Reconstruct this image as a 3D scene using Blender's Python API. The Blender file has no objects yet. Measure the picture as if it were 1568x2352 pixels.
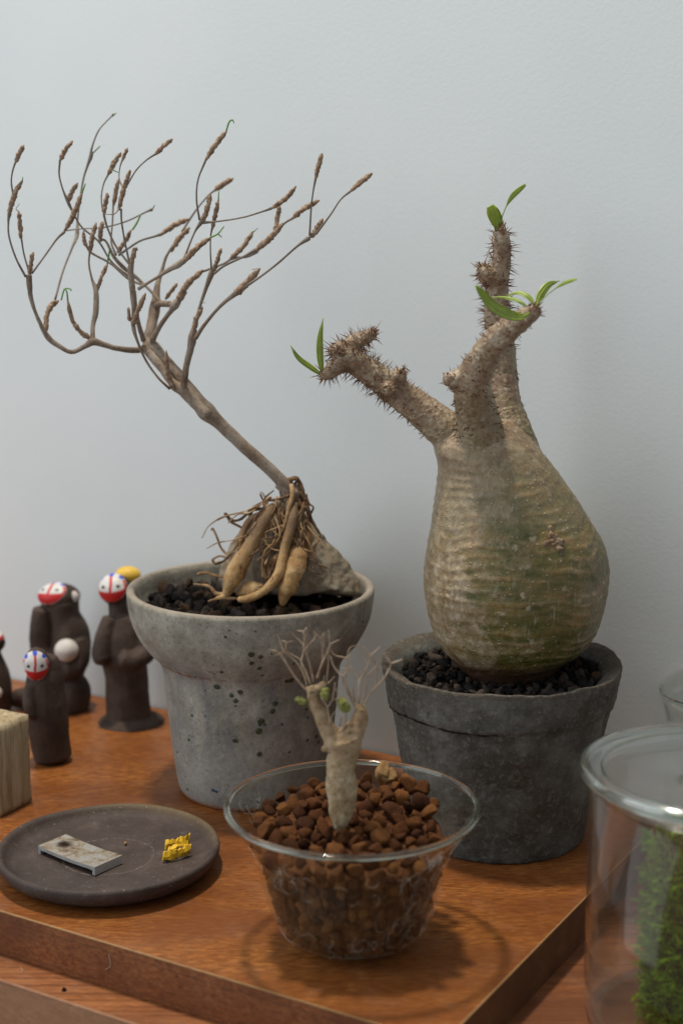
import bpy, bmesh, math, random
import numpy as np
from mathutils import Vector, noise, Matrix, Euler
from mathutils.bvhtree import BVHTree
random.seed(7)
sc = bpy.context.scene
col = sc.collection
S = 0.01                       # everything below is written in centimetres
R = math.radians
PI = math.pi
# ------------------------------------------------------------------ camera
F, CX, CY, PITCH, H = 3550.0, 784.0, 1176.0, R(11.25), 32.0
CP, SP = math.cos(PITCH), math.sin(PITCH)
cd = bpy.data.cameras.new('camera')
cam = bpy.data.objects.new('camera', cd); col.objects.link(cam); sc.camera = cam
cam.location = (0, 0, H*S); cam.rotation_euler = (PI/2-PITCH, 0, 0)
cd.sensor_fit = 'VERTICAL'; cd.sensor_height = 36.0; cd.lens = F/2352*36
cd.clip_start = .01; cd.clip_end = 50
cd.dof.use_dof = True; cd.dof.focus_distance = .76; cd.dof.aperture_fstop = 6.8; cd.dof.aperture_blades = 9
# ------------------------------------------------------------------ light
w = bpy.data.worlds.new('World'); sc.world = w; w.use_nodes = True
bg = w.node_tree.nodes['Background']
bg.inputs[0].default_value = (.93, .97, 1.0, 1); bg.inputs[1].default_value = .40
def area(name, loc, target, sx, sy, power, color):
    l = bpy.data.lights.new(name, 'AREA'); l.shape = 'RECTANGLE'; l.size = sx*S; l.size_y = sy*S
    l.energy = power; l.color = color
    o = bpy.data.objects.new(name, l); col.objects.link(o); o.location = Vector(loc)*S
    o.rotation_euler = (Vector(target)-Vector(loc)).to_track_quat('-Z', 'Y').to_euler()
    return o
area('ceiling_light', (-22, 84, 150), (3, 72, 3), 12, 12, 17.5, (1.0, .91, .76))
area('window_light', (-150, 22, 88), (2, 80, 15), 120, 200, 15, (.92, .97, 1.0))
sc.view_settings.view_transform = 'Standard'; sc.view_settings.look = 'None'
sc.view_settings.exposure = 0; sc.view_settings.gamma = 1
sc.cycles.max_bounces = 14; sc.cycles.transparent_max_bounces = 24; sc.cycles.transmission_bounces = 12
# ------------------------------------------------------------------ projection helpers (picture D = 1568 x 2352)
def ray(x, y):
    a = (x-CX)/F; b = -(y-CY)/F
    return Vector((a, CP + b*SP, -SP + b*CP))
def G(x, y, z=0.0):
    d = ray(x, y); t = (z-H)/d.z
    return Vector((d.x*t, d.y*t, z))
def At(x, y, Y):
    d = ray(x, y); t = Y/d.y
    return Vector((d.x*t, Y, H+d.z*t))
def px(p):                      # centimetres per picture pixel at point p
    return (p.y*CP + (H-p.z)*SP)/F
# ------------------------------------------------------------------ node helpers
class NT:
    def __init__(s, m):
        m.use_nodes = True; s.t = m.node_tree; s.t.nodes.clear()
        s.out = s.t.nodes.new('ShaderNodeOutputMaterial')
    def n(s, typ, props=None, **ins):
        nd = s.t.nodes.new('ShaderNode'+typ)
        for k, v in (props or {}).items(): setattr(nd, k, v)
        for k, v in ins.items(): s.set(nd, k, v)
        return nd
    def set(s, nd, k, v):
        if isinstance(k, int): sock = nd.inputs[k]
        else:
            key = k.replace('_', ' ')
            sock = nd.inputs[int(k[1:])] if (k[0] == 'i' and k[1:].isdigit()) else nd.inputs[key]
        if isinstance(v, bpy.types.NodeSocket): s.t.links.new(v, sock)
        elif isinstance(v, bpy.types.Node): s.t.links.new(v.outputs[0], sock)
        else:
            if isinstance(v, tuple) and len(v) == 3 and sock.type == 'RGBA': v = (*v, 1)
            sock.default_value = v
    def co(s, scale=(1, 1, 1), rot=(0, 0, 0), kind='Object'):
        tc = s.t.nodes.new('ShaderNodeTexCoord')
        mp = s.n('Mapping'); s.t.links.new(tc.outputs[kind], mp.inputs[0])
        mp.inputs['Scale'].default_value = scale; mp.inputs['Rotation'].default_value = rot
        return mp.outputs[0]
    def noise(s, co, scale, detail=4, rough=.55, dist=0.0):
        nd = s.n('TexNoise'); s.set(nd, 'Vector', co); s.set(nd, 'Scale', float(scale)); s.set(nd, 'Detail', float(detail))
        s.set(nd, 'Roughness', rough); s.set(nd, 'Distortion', dist); return nd.outputs[0]
    def vor(s, co, scale, feature='F1', out=0, rnd=1.0):
        nd = s.n('TexVoronoi', {'feature': feature}); s.set(nd, 'Vector', co); s.set(nd, 'Scale', float(scale)); s.set(nd, 'Randomness', rnd)
        return nd.outputs[out]
    def ramp(s, f, stops, interp='LINEAR'):
        nd = s.n('ValToRGB'); s.t.links.new(f, nd.inputs[0]); e = nd.color_ramp.elements; nd.color_ramp.interpolation = interp
        while len(e) < len(stops): e.new(.5)
        for q, (p, c) in zip(e, stops):
            q.position = p; q.color = (*c, 1) if isinstance(c, tuple) else (c, c, c, 1)
        return nd.outputs[0]
    def mix(s, f, a, b, mode='MIX'):
        nd = s.n('Mix', {'data_type': 'RGBA', 'blend_type': mode})
        s.set(nd, 'i0', f); s.set(nd, 'i6', a); s.set(nd, 'i7', b); return nd.outputs[2]
    def math(s, op, a, b=0.0):
        nd = s.n('Math', {'operation': op}); s.set(nd, 'i0', a); s.set(nd, 'i1', b); return nd.outputs[0]
    def xyz(s, co):
        nd = s.n('SeparateXYZ'); s.set(nd, 'i0', co); return nd.outputs
    def bump(s, h, dist=.02, strength=1.0, normal=None):
        nd = s.n('Bump'); s.set(nd, 'Height', h); s.set(nd, 'Distance', dist*S); s.set(nd, 'Strength', strength)
        if normal is not None: s.set(nd, 'Normal', normal)
        return nd.outputs[0]
    def bsdf(s, color, rough=.6, spec=.4, normal=None, **kw):
        b = s.n('BsdfPrincipled'); s.set(b, 'Base_Color', color); s.set(b, 'Roughness', rough); s.set(b, 'Specular_IOR_Level', spec)
        for k, v in kw.items(): s.set(b, k, v)
        if normal is not None: s.set(b, 'Normal', normal)
        s.t.links.new(b.outputs[0], s.out.inputs[0]); return b
MATS = {}
def material(fn):
    m = bpy.data.materials.new(fn.__name__); fn(NT(m)); MATS[fn.__name__] = m; return m
# object coordinates are metres; C below scales them to centimetres
C = (100, 100, 100)
YAW = math.atan2(-.505, .863)

@material
def wall_paint(t):
    c = t.co(C)
    n1 = t.noise(c, 4.5, 5, .6); n2 = t.noise(c, .06, 3)
    colr = t.ramp(n2, [(.3, (.66, .70, .715)), (.7, (.71, .745, .755))])
    t.bsdf(colr, .9, .15, t.bump(n1, .009))
def wood(t, base, dark, light, fleck=1.0, rough=.38, long=.05, across=1.0, spec=.3, dusty=.10):
    c0 = t.co(C, (0, 0, -YAW))
    grain = t.noise(t.co((100*long, 100*across, 100*across), (0, 0, -YAW)), 3.0, 6, .66, .3)
    broad = t.noise(t.co((22, 60, 60), (0, 0, -YAW)), .45, 4, .6)
    fine = t.noise(t.co((170, 780, 780), (0, 0, -YAW)), 1.0, 3, .6)
    col0 = t.ramp(grain, [(.30, dark), (.48, base), (.70, light)])
    col1 = t.mix(t.math('MULTIPLY', t.ramp(fine, [(.53, 0.0), (.64, 1.0)]), fleck*.62), col0, tuple(min(1, q*1.5) for q in light))
    col1 = t.mix(t.math('MULTIPLY', t.ramp(fine, [(.34, 1.0), (.45, 0.0)]), fleck*.7), col1, tuple(q*.7 for q in dark))
    col2 = t.mix(t.ramp(broad, [(.36, 0.0), (.62, .78)]), col1, tuple(q*1.1 for q in dark))
    dust = t.ramp(t.noise(c0, .5, 6, .75), [(.5, 0.0), (.75, dusty)])
    col3 = t.mix(dust, col2, (.42, .34, .28))
    rg = t.ramp(broad, [(.3, rough), (.7, rough+.14)])
    t.bsdf(col3, rg, spec, t.bump(t.math('ADD', grain, fine), .008))
@material
def board_veneer(t): wood(t, (.255, .086, .020), (.145, .043, .011), (.37, .145, .040), .9, .30, .35, 1.4)
@material
def board_side(t): wood(t, (.215, .068, .021), (.100, .029, .010), (.32, .120, .040), .35, .5, .012, 1.7, dusty=.04)
@material
def board_end(t): wood(t, (.13, .060, .025), (.08, .035, .016), (.19, .09, .04), .4, .5, .3, 1.2)
@material
def edge_lip(t): wood(t, (.36, .20, .085), (.27, .14, .055), (.45, .27, .12), .3, .5, .1, 2)
@material
def cabinet_wood(t): wood(t, (.28, .100, .034), (.105, .032, .012), (.36, .145, .055), .5, .45, .02, 1.3)
@material
def cabinet_front(t): wood(t, (.28, .13, .065), (.24, .11, .052), (.33, .165, .09), .3, .5, .10, .8)
@material
def block_wood(t):
    c = t.co((220, 220, 14))
    n = t.noise(c, 1.0, 6, .7, .6); s_ = t.noise(t.co((500, 500, 30)), 1.0, 3)
    colr = t.ramp(n, [(.25, (.16, .11, .06)), (.48, (.36, .28, .17)), (.7, (.52, .44, .31))])
    colr = t.mix(t.ramp(s_, [(.55, 0.0), (.7, .6)]), colr, (.20, .12, .05))
    t.bsdf(colr, .85, .2, t.bump(n, .08))
@material
def plate_clay(t):
    c = t.co(C); n = t.noise(c, .7, 6, .65); f = t.noise(c, 6, 4, .7)
    xy = t.n('SeparateXYZ'); t.set(xy, 'i0', c)
    colr = t.ramp(n, [(.3, (.040, .027, .023)), (.6, (.066, .047, .041)), (.8, (.11, .085, .070))])
    r = t.math('SQRT', t.math('ADD', t.math('POWER', xy.outputs[0], 2.0), t.math('POWER', xy.outputs[1], 2.0)))
    ochre = t.math('MULTIPLY', t.ramp(t.math('DIVIDE', r, 6.0), [(.80, 0.0), (.88, 1.0)]),
                   t.ramp(t.math('ADD', t.math('MULTIPLY', t.math('ADD', xy.outputs[1], t.math('MULTIPLY', xy.outputs[0], .6)), .1), t.math('MULTIPLY', n, .3)), [(.38, 0.0), (.75, .8)]))
    colr = t.mix(ochre, colr, (.16, .11, .05))
    sp = t.ramp(t.vor(c, 2.2), [(.035, 1.0), (.08, 0.0)])
    colr = t.mix(t.math('MULTIPLY', sp, .7), colr, (.45, .42, .38))
    scr = t.math('MULTIPLY', t.ramp(t.math('ABSOLUTE', t.math('SUBTRACT', t.math('ADD', r, t.math('MULTIPLY', n, .5)), 2.45)), [(.02, 1.0), (.09, 0.0)]), t.ramp(f, [(.45, 0.0), (.6, .55)]))
    colr = t.mix(scr, colr, (.22, .19, .17))
    colr = t.mix(t.ramp(t.noise(c, 2.4, 6, .8), [(.56, 0.0), (.70, .35)]), colr, (.20, .175, .16))
    t.bsdf(colr, t.ramp(n, [(.3, .50), (.7, .66)]), .28, t.bump(f, .03, 1, t.bump(n, .05)))
@material
def clay_figure(t):
    c = t.co(C); n = t.noise(c, .9, 5, .6)
    colr = t.ramp(n, [(.3, (.040, .026, .020)), (.7, (.078, .053, .042))])
    t.bsdf(colr, .68, .22, t.bump(t.noise(c, 5, 4, .7), .03))
@material
def painted(t):
    a = t.n('VertexColor', {'layer_name': 'paint'})
    t.bsdf(a.outputs[0], .45, .4)
@material
def white_ball(t):
    t.bsdf(t.ramp(t.noise(t.co(C), 1.2, 4), [(.3, (.50, .46, .43)), (.7, (.66, .62, .58))]), .6, .3)
@material
def yellow_paint(t):
    t.bsdf(t.ramp(t.noise(t.co(C), 1.5, 3), [(.3, (.62, .38, .04)), (.7, (.72, .47, .07))]), .5, .4)
@material
def yellow_clay(t):
    n = t.noise(t.co(C), 3, 4)
    t.bsdf(t.ramp(n, [(.3, (.60, .33, .012)), (.7, (.78, .50, .03))]), .6, .3, t.bump(n, .02))
@material
def pale_core(t): t.bsdf((.62, .40, .20), .7, .2)
@material
def steel_worn(t):
    c = t.co(C); n = t.noise(c, 1.6, 7, .7, .5); z = t.xyz(t.n('NewGeometry').outputs['Normal'])[2]
    rust = t.ramp(n, [(.36, (.13, .085, .055)), (.47, (.36, .29, .21)), (.60, (.50, .47, .43)), (.75, (.62, .62, .62))])
    side = t.ramp(z, [(.7, 1.0), (.85, 0.0)])
    colr = t.mix(side, rust, (.60, .62, .63))
    xs = t.xyz(c)
    d = t.math('SQRT', t.math('ADD', t.math('POWER', t.math('ADD', xs[0], 1.25), 2.0), t.math('POWER', t.math('SUBTRACT', xs[1], .1), 2.0)))
    stain = t.ramp(t.math('ADD', d, t.math('MULTIPLY', n, .35)), [(.42, 1.0), (.72, 0.0)])
    colr = t.mix(stain, colr, (.06, .03, .015))
    b = t.bsdf(colr, t.ramp(n, [(.4, .55), (.7, .34)]), .5, t.bump(t.noise(c, 5, 5, .7), .02))
    t.set(b, 'Metallic', .75)
@material
def grey_stoneware(t):
    c = t.co(C); z = t.xyz(c)[2]; x_ = t.xyz(c)[0]
    n = t.noise(c, .5, 7, .72); f = t.noise(c, 4.2, 5, .75); v = t.noise(t.co((140, 140, 40)), .8, 4, .6)
    colr = t.ramp(n, [(.28, (.155, .135, .105)), (.5, (.285, .262, .215)), (.68, (.44, .415, .355))])
    # violet-grey haze in the middle band
    band = t.math('MULTIPLY', t.ramp(t.math('DIVIDE', z, 12.0), [(.10, .2), (.3, .8), (.62, 1.0), (.78, 0.0)]), t.ramp(v, [(.35, 0.0), (.65, .75)]))
    colr = t.mix(band, colr, (.155, .150, .158))
    low = t.ramp(t.math('DIVIDE', z, 12.0), [(.05, .6), (.4, 0.0)])
    colr = t.mix(low, colr, (.31, .31, .305))
    # orange-brown line under the shoulder and at the foot
    zz = t.math('ADD', z, t.math('MULTIPLY', t.noise(c, .5, 3), .5))
    ln = t.math('MULTIPLY', t.ramp(t.math('ABSOLUTE', t.math('SUBTRACT', zz, 8.02)), [(.03, 1.0), (.11, 0.0)]), t.ramp(t.math('ADD', t.noise(c, 1.3, 3), t.math('MULTIPLY', x_, -.06)), [(.55, 0.0), (.7, .85)]))
    colr = t.mix(ln, colr, (.19, .075, .04))
    ft = t.ramp(z, [(.18, .9), (.34, 0.0)])
    colr = t.mix(ft, colr, (.30, .135, .06))
    rim = t.ramp(z, [(11.42/12, 0.0), (11.5/12, 1.0)])
    rimf = t.math('GREATER_THAN', z, 11.46)
    colr = t.mix(t.math('MULTIPLY', rimf, .7), colr, (.30, .25, .205))
    sp = t.math('MULTIPLY', t.ramp(t.vor(c, 2.4), [(.035, 1.0), (.085, 0.0)]), t.ramp(t.noise(c, 1.1, 2), [(.42, 0.0), (.55, 1.0)]))
    colr = t.mix(sp, colr, (.035, .035, .034))
    pit = t.ramp(f, [(.33, .8), (.43, 0.0)])
    colr = t.mix(t.ramp(f, [(.56, 0.0), (.70, .45)]), colr, (.50, .49, .46))
    colr = t.mix(pit, colr, (.10, .09, .08))
    t.bsdf(colr, .78, .25, t.bump(f, .05, 1, t.bump(n, .08)))
@material
def glaze_green(t): t.bsdf(t.ramp(t.noise(t.co(C), 6, 3), [(.35, (.022, .030, .020)), (.65, (.07, .085, .045))]), .3, .5)
@material
def glaze_blue(t): t.bsdf((.025, .05, .10), .35, .5)
@material
def dark_clay(t):
    c = t.co(C); z = t.xyz(c)[2]
    n = t.noise(c, .45, 6, .65); f = t.noise(c, 3.4, 6, .85, .5); m_ = t.noise(c, 2.2, 5, .7)
    colr = t.ramp(n, [(.3, (.060, .055, .046)), (.5, (.115, .112, .100)), (.70, (.21, .21, .19))])
    br = t.ramp(t.noise(c, .3, 4), [(.46, 0.0), (.66, .65)])
    colr = t.mix(br, colr, (.085, .062, .043))
    rimb = t.math('MULTIPLY', t.math('GREATER_THAN', z, 9.0), .6)
    colr = t.mix(rimb, colr, (.145, .105, .075))
    colr = t.mix(t.ramp(m_, [(.27, .85), (.38, 0.0)]), colr, (.022, .022, .024))
    colr = t.mix(t.ramp(f, [(.52, 0.0), (.62, .6)]), colr, (.28, .28, .25))
    t.bsdf(colr, .85, .25, t.bump(f, .16, 1, t.bump(m_, .16)))
def glassy(t, tint=(.97, .985, .97), fmin=.045, fmax=.75, p=3.2, rough=.02):
    lw = t.n('LayerWeight'); t.set(lw, 'Blend', .5)
    f = t.math('ADD', fmin, t.math('MULTIPLY', t.math('POWER', lw.outputs['Facing'], p), fmax))
    tr = t.n('BsdfTransparent'); t.set(tr, 'Color', tint)
    gl = t.n('BsdfGlossy'); t.set(gl, 'Color', (1, 1, 1)); t.set(gl, 'Roughness', rough)
    mx = t.n('MixShader'); t.set(mx, 'i0', f); t.set(mx, 'i1', tr); t.set(mx, 'i2', gl)
    t.t.links.new(mx.outputs[0], t.out.inputs[0])
@material
def clear_glass(t):
    glassy(t, (.965, .98, .965), .004, .42, 4.5, .06)
    c = t.co(C); z = t.xyz(c)[2]
    mx = t.out.inputs[0].links[0].from_node
    film = t.n('BsdfDiffuse'); t.set(film, 'Color', (.36, .20, .10))
    k = t.math('MULTIPLY', t.ramp(t.noise(c, .7, 5, .7), [(.35, .01), (.65, .065)]), t.ramp(t.math('DIVIDE', z, 8.0), [(.5, 1.0), (.7, .0)]))
    m2 = t.n('MixShader'); t.set(m2, 'i0', k); t.set(m2, 'i1', mx); t.set(m2, 'i2', film)
    t.t.links.new(m2.outputs[0], t.out.inputs[0])
@material
def jar_glass(t): glassy(t, (.955, .965, .955), .018, .6, 2.6, .09)
@material
def lid_glass(t): glassy(t, (.90, .915, .905), .10, .55, 2.2, .12)
@material
def rim_glass(t):
    t.bsdf((.86, .94, .88), .06, .5, Transmission_Weight=1.0, IOR=1.47)
@material
def etched(t):
    tr = t.n('BsdfTransparent'); df = t.n('BsdfTranslucent'); t.set(df, 'Color', (.8, .82, .8)); gl = t.n('BsdfDiffuse'); t.set(gl, 'Color', (.8, .82, .8))
    a = t.n('AddShader'); t.set(a, 'i0', df); t.set(a, 'i1', gl)
    mx = t.n('MixShader'); t.set(mx, 'i0', .06); t.set(mx, 'i1', tr); t.set(mx, 'i2', a)
    t.t.links.new(mx.outputs[0], t.out.inputs[0])
def grain_mat(t, a, b, c_, bumpd=.05, sc_=5.0):
    c = t.co(C); n = t.noise(c, sc_, 5, .7)
    oi = t.n('ObjectInfo'); k = t.ramp(oi.outputs['Random'], [(0, a), (.5, b), (1, c_)])
    colr = t.mix(t.ramp(n, [(.35, .55), (.65, 0.0)]), k, (a[0]*.5, a[1]*.5, a[2]*.5))
    t.bsdf(colr, .95, .15, t.bump(n, bumpd))
@material
def akadama(t): grain_mat(t, (.050, .018, .008), (.105, .038, .013), (.21, .085, .026))
@material
def akadama_pale(t): grain_mat(t, (.30, .17, .07), (.36, .21, .09), (.42, .25, .11), .09)
@material
def akadama_fine(t):
    c = t.co(C); n = t.noise(c, 3.2, 6, .7)
    z = t.xyz(c)[2]
    colr = t.ramp(n, [(.3, (.05, .018, .008)), (.6, (.15, .06, .025))])
    colr = t.mix(t.ramp(t.math('ADD', t.math('ADD', z, 2.2), t.math('MULTIPLY', n, .9)), [(.35, .85), (1.0, 0.0)]), colr, (.23, .125, .05))
    t.bsdf(colr, .95, .15, t.bump(n, .15))
@material
def lava_black(t): grain_mat(t, (.014, .012, .012), (.036, .030, .029), (.095, .070, .058), .10, 4.0)
@material
def lava_brown(t): grain_mat(t, (.050, .030, .020), (.075, .048, .033), (.10, .058, .036), .10, 4.0)
@material
def soil_dark(t):
    n = t.noise(t.co(C), 2.5, 5, .7); t.bsdf(t.ramp(n, [(.3, (.008, .007, .006)), (.7, (.028, .02, .016))]), 1, .1, t.bump(n, .2))
def bark_color(t, c):
    n = t.noise(c, 1.3, 6, .72); f = t.noise(c, 4.5, 5, .75)
    colr = t.ramp(n, [(.3, (.15, .080, .042)), (.5, (.27, .185, .115)), (.68, (.42, .35, .25))])
    colr = t.mix(t.ramp(t.vor(c, 2.6), [(.12, .85), (.28, 0.0)]), colr, (.45, .38, .28))
    return t.mix(t.ramp(f, [(.36, .8), (.46, 0.0)]), colr, (.07, .032, .018)), f
@material
def caudex_bark(t):
    c = t.co(C); xs = t.xyz(c); x_, y_, z = xs[0], xs[1], xs[2]
    n = t.noise(c, .45, 5, .65); m_ = t.noise(c, 1.8, 6, .78); f = t.noise(c, 5, 5, .75)
    streak = t.noise(t.co((100, 100, 13)), 4.5, 5, .75)
    at = t.n('Attribute', {'attribute_name': 'ridge'}).outputs['Fac']; arm_ = t.n('Attribute', {'attribute_name': 'arm'}).outputs['Fac']
    green = t.ramp(t.noise(t.co((60, 60, 160)), .8, 6, .7), [(.3, (.038, .040, .006)), (.44, (.085, .080, .014)), (.56, (.155, .115, .030)), (.70, (.27, .165, .060))])
    pale = t.ramp(m_, [(.33, (.165, .100, .045)), (.5, (.29, .21, .12)), (.66, (.50, .42, .32))])
    tan = t.ramp(m_, [(.3, (.17, .085, .030)), (.6, (.36, .22, .09))])
    side = t.math('ADD', t.math('MULTIPLY', x_, -.085), t.math('MULTIPLY', t.noise(t.co((100, 100, 150)), .42, 7, .72), 1.5))
    colr = t.mix(t.ramp(side, [(.80, 0.0), (1.10, .85)]), green, pale)
    up = t.math('ADD', t.math('MULTIPLY', z, .09), t.math('MULTIPLY', n, .5))
    colr = t.mix(t.ramp(up, [(.95, 0.0), (1.35, .45)]), colr, (.21, .17, .10))
    rside = t.math('ADD', t.math('MULTIPLY', x_, .16), t.math('MULTIPLY', n, .9))
    colr = t.mix(t.ramp(rside, [(.95, 0.0), (1.4, .5)]), colr, (.185, .155, .095))
    colr = t.mix(t.math('MULTIPLY', t.ramp(at, [(.15, 0.0), (.8, .72)]), t.ramp(t.noise(t.co((75, 75, 110)), 1.0, 6, .75), [(.42, .05), (.58, 1.0)])), colr, t.mix(t.ramp(n, [(.45, 0.0), (.62, 1.0)]), tan, (.38, .30, .20)))
    colr = t.mix(t.ramp(streak, [(.56, 0.0), (.68, .38)]), colr, (.42, .38, .30))
    colr = t.mix(t.ramp(m_, [(.30, .7), (.40, 0.0)]), colr, (.10, .060, .022))
    spot = t.math('MULTIPLY', t.ramp(t.vor(t.mix(.25, c, t.n('TexNoise', Vector=c, Scale=3.0).outputs[1]), 1.25), [(.08, 1.0), (.17, 0.0)]), t.ramp(n, [(.35, 1.0), (.6, .4)]))
    colr = t.mix(t.math('MULTIPLY', spot, .6), colr, (.55, .46, .36))
    sp2 = t.ramp(t.vor(t.co((100, 100, 130)), 2.4), [(.09, .6), (.2, 0.0)])
    colr = t.mix(sp2, colr, (.42, .33, .22))
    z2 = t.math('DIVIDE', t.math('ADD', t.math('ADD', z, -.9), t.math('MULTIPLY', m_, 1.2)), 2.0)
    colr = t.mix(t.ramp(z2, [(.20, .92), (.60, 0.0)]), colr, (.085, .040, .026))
    bc, bf = bark_color(t, c)
    colr = t.mix(arm_, colr, bc)
    h = t.math('ADD', t.math('MULTIPLY', f, .7), t.math('ADD', t.math('MULTIPLY', m_, .6), t.math('MULTIPLY', streak, .3)))
    t.bsdf(colr, t.ramp(n, [(.3, .34), (.7, .50)]), .55, t.bump(h, .06, 1, t.bump(t.math('ADD', spot, sp2), .05)))
@material
def branch_bark(t):
    c = t.co(C); colr, f = bark_color(t, c)
    t.bsdf(colr, .75, .3, t.bump(f, .08))
@material
def spine_brown(t):
    oi = t.noise(t.co(C), 2.0, 3)
    t.bsdf(t.ramp(oi, [(.3, (.060, .024, .014)), (.5, (.16, .075, .040)), (.7, (.30, .19, .11))]), .6, .3)
@material
def leaf_green(t):
    n = t.noise(t.co(C), 2.5, 3)
    b = t.bsdf(t.ramp(n, [(.3, (.18, .26, .018)), (.7, (.28, .36, .035))]), .4, .4)
    t.set(b, 'Subsurface Weight', .15); t.set(b, 'Subsurface Radius', (.002, .003, .0005))
@material
def leaf_midrib(t): t.bsdf((.30, .38, .10), .5, .3)
@material
def sprout_green(t): t.bsdf((.12, .26, .05), .5, .3)
@material
def bud_green(t):
    c = t.co(C); n = t.noise(c, 6, 4)
    t.bsdf(t.ramp(n, [(.35, (.13, .14, .025)), (.6, (.27, .27, .075)), (.75, (.50, .47, .22))]), .6, .3, t.bump(n, .06))
@material
def grey_bark(t):
    c = t.co(C); n = t.noise(t.co((60, 60, 60)), 1.0, 5, .65); f = t.noise(c, 6, 4, .7)
    colr = t.ramp(n, [(.3, (.14, .092, .062)), (.5, (.245, .185, .140)), (.72, (.37, .325, .27))])
    colr = t.mix(t.ramp(f, [(.34, .6), (.48, 0.0)]), colr, (.08, .055, .04))
    t.bsdf(colr, .8, .25, t.bump(f, .04))
@material
def twig_bark(t):
    c = t.co(C); n = t.noise(c, 1.0, 4, .65)
    t.bsdf(t.ramp(n, [(.3, (.12, .090, .070)), (.7, (.25, .21, .175))]), .75, .3, t.bump(t.noise(c, 9, 3), .02))
@material
def shoot_bark(t):
    c = t.co(C); n = t.noise(c, 5, 4, .7)
    t.bsdf(t.ramp(n, [(.3, (.14, .082, .052)), (.55, (.32, .22, .15)), (.75, (.48, .37, .27))]), .85, .2, t.bump(n, .08))
@material
def tuber_skin(t):
    c = t.co(C); n = t.noise(c, 1.3, 7, .75); z = t.xyz(c)[2]; f = t.noise(t.co((100, 100, 50)), 3, 5, .75)
    colr = t.ramp(n, [(.28, (.24, .11, .045)), (.5, (.52, .31, .13)), (.68, (.74, .53, .29))])
    colr = t.mix(t.ramp(t.math('ADD', t.math('MULTIPLY', z, .1), t.math('MULTIPLY', n, .25)), [(.40, 0.0), (.62, .9)]), colr, (.135, .082, .050))
    colr = t.mix(t.ramp(f, [(.30, .85), (.40, 0.0)]), colr, (.06, .03, .015))
    t.bsdf(colr, .66, .3, t.bump(f, .10, 1, t.bump(n, .10)))
@material
def root_thin(t):
    c = t.co(C); n = t.noise(c, 1.4, 4, .7)
    t.bsdf(t.ramp(n, [(.35, (.055, .030, .018)), (.55, (.19, .11, .06)), (.75, (.40, .27, .14))]), .8, .2, t.bump(n, .05))
@material
def root_tan(t):
    c = t.co(C); n = t.noise(c, 1.4, 5, .7)
    t.bsdf(t.ramp(n, [(.35, (.16, .085, .04)), (.52, (.36, .22, .11)), (.72, (.58, .42, .25))]), .75, .25, t.bump(n, .06))
@material
def rock_stone(t):
    c = t.co(C); n = t.noise(c, .5, 7, .7, .5); f = t.noise(c, 5, 5, .7)
    colr = t.ramp(n, [(.3, (.115, .095, .07)), (.48, (.24, .20, .15)), (.62, (.30, .26, .20)), (.8, (.36, .30, .22))])
    colr = t.mix(t.ramp(t.noise(c, 1.1, 4, .6, 1.0), [(.55, 0.0), (.68, .6)]), colr, (.22, .13, .065))
    colr = t.mix(t.ramp(f, [(.32, .6), (.44, 0.0)]), colr, (.06, .05, .045))
    t.bsdf(colr, .85, .25, t.bump(f, .06, 1, t.bump(n, .2)))
@material
def pale_stem(t):
    c = t.co(C); n = t.noise(c, 1.5, 7, .75); f = t.noise(t.co((100, 100, 55)), 4, 5, .75); zz = t.xyz(c)[2]
    colr = t.ramp(n, [(.32, (.20, .11, .05)), (.48, (.40, .29, .165)), (.64, (.60, .50, .35))])
    colr = t.mix(t.ramp(t.math('ADD', t.math('MULTIPLY', zz, .2), t.math('MULTIPLY', n, .7)), [(.95, 0.0), (1.5, .5)]), colr, (.32, .20, .11))
    colr = t.mix(t.ramp(f, [(.34, .75), (.44, 0.0)]), colr, (.15, .075, .035))
    t.bsdf(colr, .72, .3, t.bump(f, .08, 1, t.bump(n, .16)))
@material
def straw_twig(t):
    c = t.co(C); n = t.noise(c, 2.0, 4, .6)
    t.bsdf(t.ramp(n, [(.3, (.22, .13, .085)), (.55, (.38, .28, .19)), (.75, (.56, .46, .34))]), .6, .3)
@material
def moss_green(t):
    c = t.co(C); n = t.noise(c, .8, 4, .6); f = t.noise(c, 4, 3)
    b = t.bsdf(t.mix(t.ramp(f, [(.3, .5), (.6, 0.0)]), t.ramp(n, [(.3, (.09, .18, .008)), (.6, (.24, .42, .018)), (.8, (.40, .56, .045))]), (.02, .04, .004)), .7, .2)
@material
def moss_earth(t): t.bsdf((.030, .045, .006), .95, .1)
@material
def crumb_brown(t): t.bsdf((.30, .17, .09), .9, .1)
@material
def fibre_pale(t): t.bsdf((.55, .48, .40), .8, .1)
M = MATS
# ------------------------------------------------------------------ mesh helpers
ORG = {}
def tag(o, label=None, cat=None, group=None, kind=None):
    if label: o['label'] = label
    if cat: o['category'] = cat
    if group: o['group'] = group
    if kind: o['kind'] = kind
    return o
def link(name, me, parent=None, org=None):
    o = bpy.data.objects.new(name, me); col.objects.link(o)
    if parent is not None:
        o.parent = parent; ORG[o.name] = ORG[parent.name]
    else:
        org = Vector(org or (0, 0, 0)); ORG[o.name] = org; o.location = org*S
    return o
def thing(name, org, label, cat, group=None):
    return tag(link(name, None, None, org), label, cat, group)
def mesh_obj(name, verts, faces, mat, parent=None, org=None, smooth=True):
    o = link(name, None if False else bpy.data.meshes.new(name), parent, org)
    g = ORG[o.name]
    v = np.array([tuple(p) for p in verts], dtype=float)
    v = (v-np.array(tuple(g)))*S
    o.data.from_pydata(v.tolist(), [], faces)
    o.data.materials.append(M[mat] if isinstance(mat, str) else mat)
    if smooth: o.data.polygons.foreach_set('use_smooth', [True]*len(o.data.polygons))
    o.data.update()
    return o
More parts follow.
